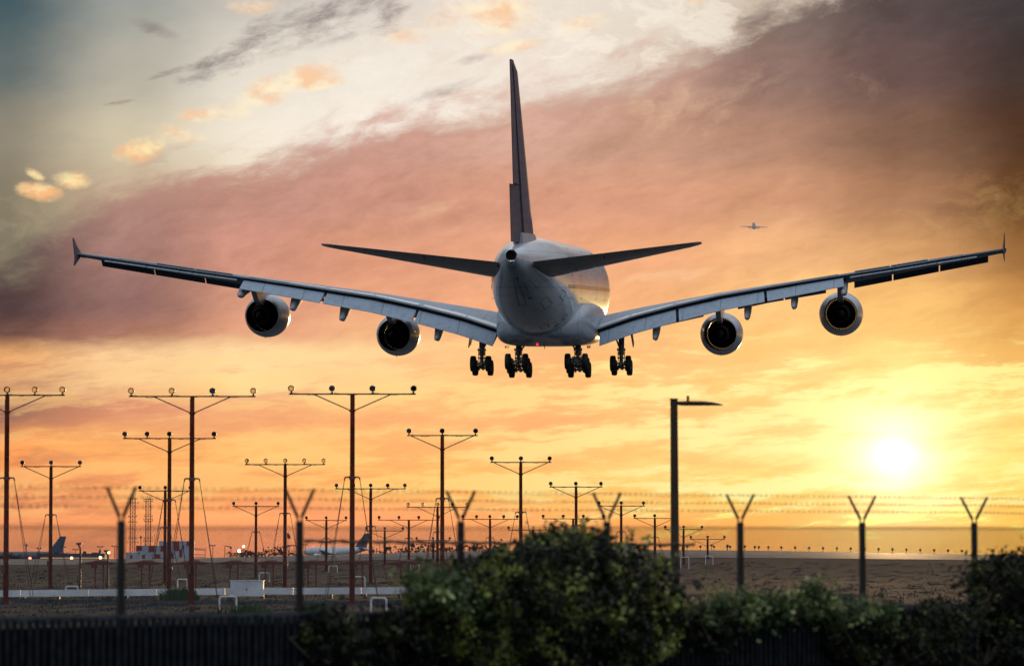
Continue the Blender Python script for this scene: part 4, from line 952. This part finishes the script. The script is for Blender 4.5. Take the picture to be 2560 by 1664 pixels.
# ------------------------------------------------------------------ vegetation
LEAF = mat('vine_leaf', (.014, .022, .006), .5, 0, .3, 2.2, .3, transl=.12, col2=(.36, .39, .085))
LEAFD = mat('vine_leaf_dark', (.010, .014, .005), .55, 0, .3, 2.2, .25, transl=.08, col2=(.085, .092, .026))
LEAF2 = mat('vine_leaf_pale', (.08, .12, .035), .5, 0, .3, 2.4, .35, transl=.25, col2=(.46, .50, .20))
for m_ in (LEAF, LEAF2, LEAFD):
    r_ = [x for x in m_.node_tree.nodes if x.type == 'VALTORGB'][0].color_ramp; r_.elements[0].position = .50; r_.elements[1].position = .66  # ramp contrast paints lit leaves over a shaded mass into the colour
STEM = mat('vine_stem', (.07, .05, .035), .8)
def leaf(mb, c, size, rr, nrm=None):
    if nrm is None: nrm = Vector((rr.gauss(0, 1), rr.gauss(0, 1), rr.gauss(0, 1)+.3)).normalized()
    a = nrm.orthogonal().normalized(); q_ = rr.uniform(0, 6.28); b_ = nrm.cross(a)
    u = a*math.cos(q_)+b_*math.sin(q_); v = nrm.cross(u); s = size
    mb.add([c-u*s*.5, c-u*.05*s+v*s*.42+nrm*s*.08, c+u*s*.6-nrm*s*.06, c-u*.05*s-v*s*.42+nrm*s*.08], [(0, 1, 2, 3)])
def fpos(t, off, z): return F0+FD*t-FN_*off+Vector((0, 0, z))
def vine(name, label, cat, clumps, nleaf, size, seed, leafmat, strands=(), shell=.75, group=None):
    """clumps: (t along fence, offset towards camera, z, radius t, radius off, radius z)"""
    rr = random.Random(seed); root = empty(name, fpos(clumps[0][0], clumps[0][1], 0)); tag(root, label, cat, group)
    lo = root.location; mb = MB(); st = MB()
    vol = [c[3]*c[5] for c in clumps]; tot = sum(vol)
    for c, v in zip(clumps, vol):
        n = int(nleaf*v/tot); k = 0
        # sub-clumps on the surface of the lump
        subs = []
        for i in range(max(6, n//26)):
            d = Vector((rr.gauss(0, 1), rr.gauss(0, 1)-.25, rr.gauss(0, 1))).normalized(); r = shell+(1.08-shell)*rr.random()
            subs.append((d*r, rr.uniform(.6, 1.3)))
        for i in range(n):
            s, w = rr.choice(subs); sp_ = .085*w
            p = Vector((c[0]+s.x*c[3]+rr.gauss(0, sp_), c[1]-s.y*c[4]*-1+rr.gauss(0, sp_), c[2]+s.z*c[5]+rr.gauss(0, sp_)))
            if p.z < .03: continue
            wp_ = fpos(p.x, p.y, p.z)-lo
            leaf(mb, wp_, size*rr.choice((.45, .6, .8, 1.0, 1.0, 1.5)), rr)
        for i in range(max(5, n//180)):
            s, w = rr.choice(subs); a = fpos(c[0]+rr.gauss(0, .1), c[1], max(.05, c[2]-c[5]*.8))-lo; b_ = fpos(c[0]+s.x*c[3], c[1]+s.y*c[4], max(.1, c[2]+s.z*c[5]))-lo
            m_ = (a+b_)/2+Vector((rr.gauss(0, .12), rr.gauss(0, .12), rr.gauss(0, .12)))
            st.tube(a, m_, .014, .010, 5, False); st.tube(m_, b_, .010, .004, 5, False)
    for (t0, z0, t1, z1, off, dens) in strands:
        L0 = math.hypot(t1-t0, z1-z0); n = int(L0*dens); prev = None; ph = rr.uniform(0, 6)
        for i in range(n+1):
            f = i/max(n, 1); p = fpos(t0+(t1-t0)*f+.05*math.sin(ph+f*7)+rr.gauss(0, .02), off+rr.gauss(0, .03), z0+(z1-z0)*f+rr.gauss(0, .02))-lo
            leaf(mb, p, size*rr.uniform(.6, 1.25), rr, Vector((rr.gauss(0, .4), -1+rr.gauss(0, .3), rr.gauss(0, .4)+.3)).normalized())
            if i % 6 == 0:
                if prev is not None: st.tube(prev, p, .006, .006, 4, False)
                prev = p
    mb.build('foliage', leafmat, root, False)
    if len(st.v) > 120: s_ = st.build('stems', STEM, root, False); s_['kind'] = 'stuff'
    return root
def tt(px, off=0.0):
    """distance along the fence of photo column px at given offset"""
    u = (px-1280)/F; o = F0-FN_*off
    return (u*o.y-o.x)/(FD.x-u*FD.y)
def zz(px, py, off=0.0):
    t = tt(px, off); p = fpos(t, off, 0); return at(px, py, p.y).z
def clump(px, py, wpx, hpx, off=.45, d=.45):
    t = tt(px, off); Y = fpos(t, off, 0).y; k = Y/F
    rt = abs(tt(px+wpx, off)-tt(px-wpx, off))/2
    return (t, off, zz(px, py, off), rt, d, hpx*k)
vine('vine_bush', 'big leafy bush smothering the fence in the middle foreground', 'bush',
  [clump(1370,1500,180,90,.5,.7), clump(1400,1410,120,66,.4,.5), clump(1425,1358,62,36,.3,.35), clump(1310,1410,90,46,.4,.5), clump(1215,1450,85,48,.45,.5),
   clump(1135,1478,55,36,.4,.45), clump(1540,1440,85,60,.45,.6), clump(1620,1490,62,46,.4,.5), clump(1500,1405,70,46,.4,.5), clump(1470,1372,50,34,.35,.4),
   clump(1260,1570,120,95,.5,.45), clump(1430,1600,170,100,.5,.5), clump(1590,1580,85,80,.45,.45)],
  26000, .07, 11, LEAF,
  [(tt(px), zz(px, y0), tt(px+dx), zz(px+dx, y1), .62, 55) for px, y0, dx, y1 in ((1365,1350,-6,1305),(1200,1425,5,1345),(1145,1460,40,1640),(1175,1480,-20,1650),(1205,1490,10,1655),(1240,1520,-8,1655),(1400,1500,20,1640),(1475,1365,10,1318),(1260,1395,-8,1352),(1330,1365,8,1335),(1290,1390,4,1350),(1515,1380,12,1345),(1430,1340,-4,1312),(1575,1420,14,1388),(1650,1470,12,1440),(1360,1310,8,1300))])
vine('vine_bush', 'small bright green tuft of vine left of the big bush, on the slat fence', 'vine',
  [clump(1085,1462,44,34,.5,.3), clump(1060,1500,34,24,.5,.25), clump(1140,1500,55,26,.55,.3)], 2400, .075, 21, LEAF2)
vine('climbing_vine', 'dark vine hanging over the slats right of the second fence post', 'vine',
  [clump(826,1566,34,20,.34,.16), clump(800,1605,24,44,.36,.15), clump(866,1612,40,40,.36,.16), clump(845,1655,52,30,.36,.16)], 4200, .07, 31, LEAFD,
  [(tt(px), zz(px, y0), tt(px+dx), zz(px+dx, y1), .40, 45) for px, y0, dx, y1 in ((900,1560,25,1650),(790,1530,-8,1640),(915,1570,-10,1640))])
vine('climbing_vine', 'dark vine mound on the slats between the low pipe hoop and the bush', 'vine',
  [clump(1020,1558,50,18,.36,.16), clump(1048,1600,34,40,.38,.16), clump(972,1562,30,12,.36,.16)], 3000, .07, 33, LEAFD,
  [(tt(px), zz(px, y0), tt(px+dx), zz(px+dx, y1), .42, 50) for px, y0, dx, y1 in ((1005,1540,20,1640),(1060,1550,10,1660))])
vine('climbing_vine', 'pale flowering vine along the slat top right of the street lamp', 'vine',
  [clump(1835,1512,50,18,.4,.18), clump(1885,1532,48,20,.42,.18), clump(1930,1505,22,22,.4,.18), clump(1990,1520,52,24,.42,.2), clump(2035,1492,28,26,.4,.18), clump(2110,1522,55,16,.4,.18), clump(2180,1528,46,14,.4,.18), clump(1775,1530,34,18,.42,.18)], 4600, .07, 41, LEAF2,
  [(tt(px), zz(px, y0), tt(px+dx), zz(px+dx, y1), .42, 45) for px, y0, dx, y1 in ((1800,1525,35,1565),(1815,1535,-5,1580),(2040,1470,-5,1444),(1935,1490,6,1468),(1990,1500,-8,1470),(2080,1515,10,1490),(1850,1500,10,1478))])
vine('climbing_vine', 'dark vine below the pale flowering vine, covering the slats at right', 'vine',
  [clump(1745,1562,60,36,.34,.18), clump(1790,1590,34,40,.34,.16), clump(2130,1600,70,50,.34,.2), clump(2240,1620,110,66,.36,.2), clump(2090,1552,36,16,.34,.16)], 6500, .07, 43, LEAFD)
vine('vine_bush', 'dark bush filling the lower right corner of the photo', 'bush',
  [clump(2540,1428,90,46,.45,.5), clump(2490,1440,60,42,.42,.4), clump(2640,1420,80,50,.45,.5), clump(2520,1465,80,72,.45,.5), clump(2600,1440,80,66,.45,.6), clump(2430,1535,120,44,.42,.4), clump(2320,1570,110,44,.42,.35), clump(2450,1610,180,70,.45,.45), clump(2650,1530,140,110,.5,.6), clump(2620,1610,150,90,.5,.5)], 15000, .07, 51, LEAFD,
  [(tt(px), zz(px, y0), tt(px+dx), zz(px+dx, y1), .45, 50) for px, y0, dx, y1 in ((2350,1530,60,1505),(2400,1515,60,1496),(2520,1410,10,1385),(2480,1440,-8,1412))])
# grass tufts and low weeds
GR = mat('grass_blades', (.019, .024, .022), .8, 0, .35, .4, .1, transl=.2, col2=(.045, .045, .040))
rr = random.Random(77); mb = MB()
def tuft(x, y, z, h, r, n):
    for i in range(n):
        a = rr.uniform(0, 6.28); q_ = rr.uniform(0, r); bx_, by_ = x+q_*math.cos(a), y+q_*math.sin(a)
        hh = h*rr.uniform(.5, 1.1); w = .012+.02*h; dx_, dy_ = rr.gauss(0, .35)*hh, rr.gauss(0, .35)*hh
        mb.add([(bx_-w, by_, z-.02), (bx_+w, by_, z-.02), (bx_+dx_*.4+w*.6, by_+dy_*.4, z+hh*.6), (bx_+dx_, by_+dy_, z+hh), (bx_+dx_*.4-w*.6, by_+dy_*.4, z+hh*.6)], [(0, 1, 2, 3, 4)])
for i in range(5200):
    Y = 62+260*rr.random()**1.3; X = (rr.uniform(-160, 2720)-1280)*Y/F
    tuft(X, Y, ground_z(X, Y), rr.uniform(.035, .10)*(2.2 if rr.random() < .05 else 1), .25+.5*rr.random(), 11)
gz_ = mb.build('grass_tufts', GR, None, False); tag(gz_, 'short dry grass scattered over the airfield', 'grass', kind='stuff')
GR2 = mat('weed_leaves', (.035, .075, .022), .7, 0, .3, .8, .2, transl=.15)
mbk = mb
for px, py, hpx, wpx, lb in ((620,1535,40,60,'round dark green grass clump in front of the white cabinet'),(450,1480,34,50,'tall grass clump at the foot of the tall left mast'),(790,1530,34,60,'green grass clump right of the second fence post'),(2050,1490,20,120,'low dark weeds in the field right of the flowering vine'),(2010,1440,12,60,'small dark weeds patch at mid field on the right')):
    Y = min(EYE*F/(max(py+hpx*.3-HZ, 20)), 150); Y = max(Y, 85); p = at(px, py, Y); mb = MB()
    for k in range(46):
        tuft(p.x+rr.gauss(0, .36)*wpx*Y/F, Y+rr.gauss(0, .3), 0, hpx*Y/F*rr.uniform(.6, 1.1), .15, 16)
    o = mb.build('grass_clump', GR2, None, False); tag(o, lb, 'grass clump')
# ------------------------------------------------------------------ far things
FARD = mat('far_dark_trees', (.030, .034, .030), .9, 0, .3, .2)
def treeline(px0, px1, Y, hs, lb, seed):
    rr2 = random.Random(seed); mb = MB(); x = at(px0, 1380, Y).x; x1_ = at(px1, 1380, Y).x
    while x < x1_:
        gy = np.interp(1280+x*F/Y, [0, 400, 520, 750, 1000, 1200, 1600], [1397, 1396, 1394, 1388, 1381, 1377, 1373]); z0 = at(1280, gy, Y).z
        h = rr2.choice(hs)*rr2.uniform(.5, 1.15); w = h*rr2.uniform(.35, .7)
        for k in range(30):
            d = Vector((rr2.gauss(0, .5), rr2.gauss(0, .5), rr2.gauss(0, .5))); c = Vector((x+d.x*w, Y+d.y*w, z0+h*.32+d.z*h*.36))
            leaf(mb, c, .5*h*.5, rr2)
        mb.tube((x, Y, z0-4), (x, Y, z0+h*.6), .12, .06, 4, False)
        x += w*rr2.uniform(.5, 1.3)
    o = mb.build('far_treeline', FARD, None, False); tag(o, lb, 'trees', kind='stuff')
treeline(575, 690, 1250, [1.6, 2.4, 3.6], 'ragged low trees on the horizon left of the parked jet', 1)
treeline(690, 760, 1250, [2.0, 4.2], 'ragged low trees at the nose of the parked jet', 5)
treeline(925, 1270, 1300, [1.0, 1.6, 3.8], 'thin line of low trees on the horizon left of the bush', 2)
treeline(-40, 52, 1200, [2.6, 3.4], 'dark trees on the horizon at the far left edge', 3)
def gnd_px(px): return float(np.interp(px, [0, 400, 520, 750, 1000, 1200, 1600], [1397, 1396.5, 1394, 1388, 1381, 1377, 1373]))
DK = mat('far_dark_building', (.045, .055, .075), .7, 0, .2, .3); WHT = mat('station_white_panel', (.42, .46, .52), .6, 0, .15, .6); REDP = mat('station_red_panel', (.30, .030, .025), .6, 0, .2, .6)
# long dark terminal
Y = 1300; t = empty('terminal_building', (at(180, 1395, Y).x, Y, at(180, 1400, Y).z)); tag(t, 'long low dark terminal building on the left horizon', 'building')
def lbox(mb, px0, px1, py0, py1, Y, dep, base):
    a = at(px0, py1, Y); b_ = at(px1, py0, Y); return mb.box(a.x-base.x, b_.x-base.x, Y-base.y, Y-base.y+dep, a.z-base.z, b_.z-base.z)
mb = MB(); lbox(mb, 92, 262, 1384, 1402, Y, 14, t.location); mb.build('wall', DK, t, False)
mb = MB(); lbox(mb, 90, 264, 1382.6, 1383.9, Y, 14.3, t.location); mb.build('roof', DK, t, False)
for a in ((207,216,1377,1382.5),(229,252,1380,1382.5),(247,253,1374,1379.9)):
    mb = MB(); lbox(mb, a[0], a[1], a[2], a[3], Y+3, 3, t.location); mb.build('roof_box', DK, t, False)
LIT = mat('lit_window_strip', (.5, .3, .15), .5, emit=(1, .50, .25, 1.1))
mb = MB(); lbox(mb, 100, 330, 1393.2, 1394.4, Y-1, .3, t.location); mb.build('lit_window', LIT, t, False)
# checkered station building
Y = 900; t = empty('checkered_building', (at(400, 1397, Y).x, Y, at(400, 1400, Y).z)); tag(t, 'red and white checkered equipment building left of the tall mast', 'building')
mb = MB(); lbox(mb, 340, 416, 1363, 1402, Y+.5, 5, t.location); lbox(mb, 397, 481, 1351.5, 1402, Y+1, 6, t.location); lbox(mb, 314, 340, 1380, 1402, Y+.6, 4, t.location); mb.build('wall', WHT, t, False)
for a, b_, c, d_ in ((340,355,1363,1376),(371,387,1363,1379),(401,416,1363,1378),(355,363,1385,1396),(386,401,1384,1396),(419,434,1384,1394),(434,448,1352,1376),(325,331,1386,1395),(448,456,1372,1392),(466,474,1352,1364)):
    mb = MB(); lbox(mb, a, b_, c, d_, Y+.46 if b_ <= 416 and a >= 340 and c >= 1362 else (Y+.56 if b_ < 335 else Y+.96), .03, t.location); mb.build('red_panel', REDP, t, False)
for a, b_, c, d_ in ((455,460,1362,1372),(427,432,1380,1390),(345,350,1381,1384)):
    mb = MB(); lbox(mb, a, b_, c, d_, Y+(.90 if a > 417 else .42), .03, t.location); mb.build('vent', DK, t, False)
mb = MB()
for px in (352, 362, 387): p0 = at(px, 1363 if px < 380 else 1352, Y+2); mb.tube(p0-t.location-Vector((0,0,1.2)), p0-t.location+Vector((0, 0, 1.6)), .06, .04, 6)
mb.build('roof_mast', DK, t)
for py in (1370, 1373, 1385, 1391):
    mb = MB(); a = at(482, py, Y+3)-t.location; b_ = at(513, py+1, Y+3)-t.location; mb.tube(a, b_, .07, .07, 5); mb.build('railing', DK, t)
mb = MB(); mb.tube(at(513, 1370, Y+3)-t.location, at(513, 1401, Y+3)-t.location, .07, .07, 5); mb.build('railing', DK, t)
# lattice towers
def lattice(px, pw, top, Y, lb, plats, kx):
    b_ = at(px, 1400, Y); h = at(px, top, Y).z-b_.z; w = pw*Y/F/2
    t = empty('lattice_tower', b_); tag(t, lb, 'lattice tower')
    mb = MB(); r = .06
    legs = [(-w, -w), (w, -w), (w, w), (-w, w)]
    for x, y in legs: mb.tube((x, y, 0), (x, y, h), r, r, 5)
    mb.tube((0, 0, 0), (0, 0, h), r, r, 5)
    nb = 16
    for k in range(nb):
        z0, z1 = h*k/nb, h*(k+1)/nb
        for i in range(4):
            a, c = legs[i], legs[(i+1) % 4]
            if (k+i) % 2: mb.tube((a[0], a[1], z0), (c[0], c[1], z1), .035, .035, 4)
            else: mb.tube((c[0], c[1], z0), (a[0], a[1], z1), .035, .035, 4)
            mb.tube((a[0], a[1], z1), (c[0], c[1], z1), .03, .03, 4)
    mb.build('lattice_frame', DK, t)
    for py, ex in plats:
        z = at(px, py, Y).z-b_.z; e = w+ex*Y/F
        mb = MB(); mb.tube((-e, 0, z), (e, 0, z), .06, .06, 5); mb.tube((0, -e, z), (0, e, z), .06, .06, 5); mb.tube((-e, 0, z-.35), (-e, 0, z+.35), .05, .05, 5); mb.tube((e, 0, z-.35), (e, 0, z+.35), .05, .05, 5); mb.build('platform', DK, t)
    mb = MB()
    for k in range(4): x = -w+2*w*k/3; mb.tube((x, 0, h), (x, 0, h+.7+.3*(k % 2)), .05, .05, 4)
    mb.build('aerial', DK, t)
lattice(331, 12, 1244, 1000, 'lattice tower on the horizon behind the first Y-topped fence post', [(1256, 8), (1246, 5), (1290, 4), (1304, 5), (1344, 5), (1354, 8)], 0)
lattice(370, 12, 1246, 1000, 'lattice tower standing free left of the low three-lamp mast', [(1247, 5), (1252, 5), (1289, 4), (1297, 5), (1302, 4), (1344, 4), (1351, 6)], 0)
# far floodlight masts
FL = mat('floodlight_white', (1, .9, .8), .4, emit=(1, .86, .70, 14)); FLO = mat('floodlight_orange', (1, .6, .3), .4, emit=(1, .55, .28, 6)); FLR = mat('lamp_red_far', (1, .3, .2), .4, emit=(1, .25, .15, 5))
def pole_lamp(px, top, Y, head, lb, w=6, emit=None):
    gy = gnd_px(px); b_ = at(px, gy+2, Y); h = at(px, top, Y).z-b_.z; t = empty('floodlight_pole', b_); tag(t, lb, 'light pole')
    mb = MB(); mb.tube((0, 0, -1), (0, 0, h), .10, .08, 6); mb.build('pole', DK, t)
    e = w*Y/F; mb = MB()
    if head == 'T': mb.tube((-e, 0, h), (e, 0, h), .09, .09, 5); mb.box(-e-.2, -e+.4, -.2, .2, h-.1, h+.2); mb.box(e-.4, e+.2, -.2, .2, h-.1, h+.2)
    elif head == 'L': mb.tube((0, 0, h), (e*1.5, 0, h-.1), .10, .10, 5); mb.box(e*.9, e*1.7, -.2, .2, h-.3, h-.05)
    else: mb.box(-.3, .3, -.2, .2, h-.3, h+.3)
    mb.build('lamp_arm', DK, t, False)
    if emit: mb = MB(); mb.lathe((0, -.3, h+.1), (0, -1, 0), [(0, .0), (0, .40), (.15, .3), (.3, 0)], 12); mb.build('bulb', emit, t)
for a in ((12,1366,1100,'B','small box-topped pole at far left edge of the airfield',5),(66,1362,1100,'B','thin pole left of the dark jet tail',4),(97,1370,1100,'T','small twin-lamp pole right of the dark jet tail',5),(158,1367,1100,'T','twin-lamp pole right of the free left mast',6),(189,1373,1100,'T','short twin-lamp pole above the dark terminal',6),(200,1358,1100,'B','slim pole above the dark terminal middle',4),(250,1366,1100,'T','twin-lamp pole at the right end of the terminal',6),(286,1364,1100,'T','twin-lamp pole left of the first fence post',6),(290,1367,1100,'L','one-armed pole beside the first fence post',6),
          (352,1342,1100,'B','slim pole between the lattice towers',4),(532,1363,1100,'T','twin-lamp pole right of the checkered building',5),(562,1364,1100,'L','one-armed pole right of the checkered building',8),(577,1368,1100,'B','thin pole left of the bright floodlight',3),(735,1363,1100,'T','twin-lamp pole left of the second fence post',4),(724,1363,1100,'T','second twin-lamp pole left of the second fence post',4),(763,1361,1100,'T','twin-lamp pole above the nose of the parked jet',5)):
    pole_lamp(a[0], a[1], a[2], a[3], a[4], a[5])
pole_lamp(598, 1377, 1100, 'B', 'low pole with a bright white floodlight left of the small mast', 3, FL)
pole_lamp(609, 1366, 1100, 'B', 'pole with a bright orange floodlight left of the small mast', 3, FLO)
pole_lamp(272, 1381, 1100, 'B', 'short pole with a small orange lamp by the first fence post', 3, FLO)
for px, py, lb in ((75, 1395, 'tiny red ground light below the dark jet tail'), (179, 1394.5, 'tiny orange ground light in front of the terminal'), (251, 1393, 'tiny ground light at the right end of the terminal')):
    p = at(px, py, 860); mb = MB(); mb.lathe((0, 0, 0), (0, -1, 0), [(0, .12), (.1, .34), (.3, .2), (.4, 0)], 12); o = mb.build('ground_light', FLR if px == 75 else FLO); o.location = p
    mb = MB(); mb.tube((0, .1, 0), (0, .1, -1.2), .05, .05, 5); mb.build('stand', DK, o); tag(o, lb, 'ground light')
# windsock
b_ = at(720, 1389, 900); t = empty('windsock', b_); tag(t, 'hanging purple-red windsock on a lattice pole beside the five-lamp mast', 'windsock')
h = at(720, 1332, 900).z-b_.z; mb = MB(); mb.tube((0, 0, 0), (0, 0, h+.3), .06, .04, 6)
for k in range(6): mb.tube((-.2 if k % 2 else .2, 0, k*.5), (.2 if k % 2 else -.2, 0, k*.5+.5), .03, .03, 4)
mb.box(-.7, .7, -.1, .1, h*.42, h*.46); mb.build('pole', DK, t)
mb = MB(); mb.loft([[(.05+.15*math.cos(a)-.1, .15*math.sin(a), h) for a in np.linspace(0, 6.28, 10)[:-1]], [(.1+.4*math.cos(a), .4*math.sin(a), h-.6) for a in np.linspace(0, 6.28, 10)[:-1]], [(.25+.42*math.cos(a), .42*math.sin(a), h-1.25) for a in np.linspace(0, 6.28, 10)[:-1]]]); mb.build('sock', mat('windsock_cloth', (.20, .03, .06), .8), t)
mb = MB()
# small white shed behind the bush
Y = 415; a = at(1562, 1366, Y); t = empty('equipment_shed', (a.x, Y, ground_z(a.x, Y))); tag(t, 'small flat-roofed shed on the horizon right of the bush', 'shed')
mb = MB(); mb.box(-1.1, 1.1, 0, 2, 0, .55); mb.build('wall', WHT, t, False); mb = MB(); mb.box(-1.2, 1.2, -.1, 2.1, .552, .70); mb.build('roof', DK, t, False)
# ------------------------------------------------------------------ haze
if HAZE:
    mb = MB(); mb.box(-1200, 1200, -80, 3700, -25, 395); hz = mb.build('haze', GROUND, None, False); tag(hz, kind='stuff')
    hm = bpy.data.materials.new('haze_air'); hm.use_nodes = True; t = hm.node_tree; t.nodes.clear()
    pv = t.nodes.new('ShaderNodeVolumePrincipled'); pv.inputs['Density'].default_value = HAZE; pv.inputs['Color'].default_value = (1, .93, .85, 1); pv.inputs['Anisotropy'].default_value = .88
    ou = t.nodes.new('ShaderNodeOutputMaterial'); t.links.new(pv.outputs[0], ou.inputs['Volume']); hz.data.materials.clear(); hz.data.materials.append(hm)
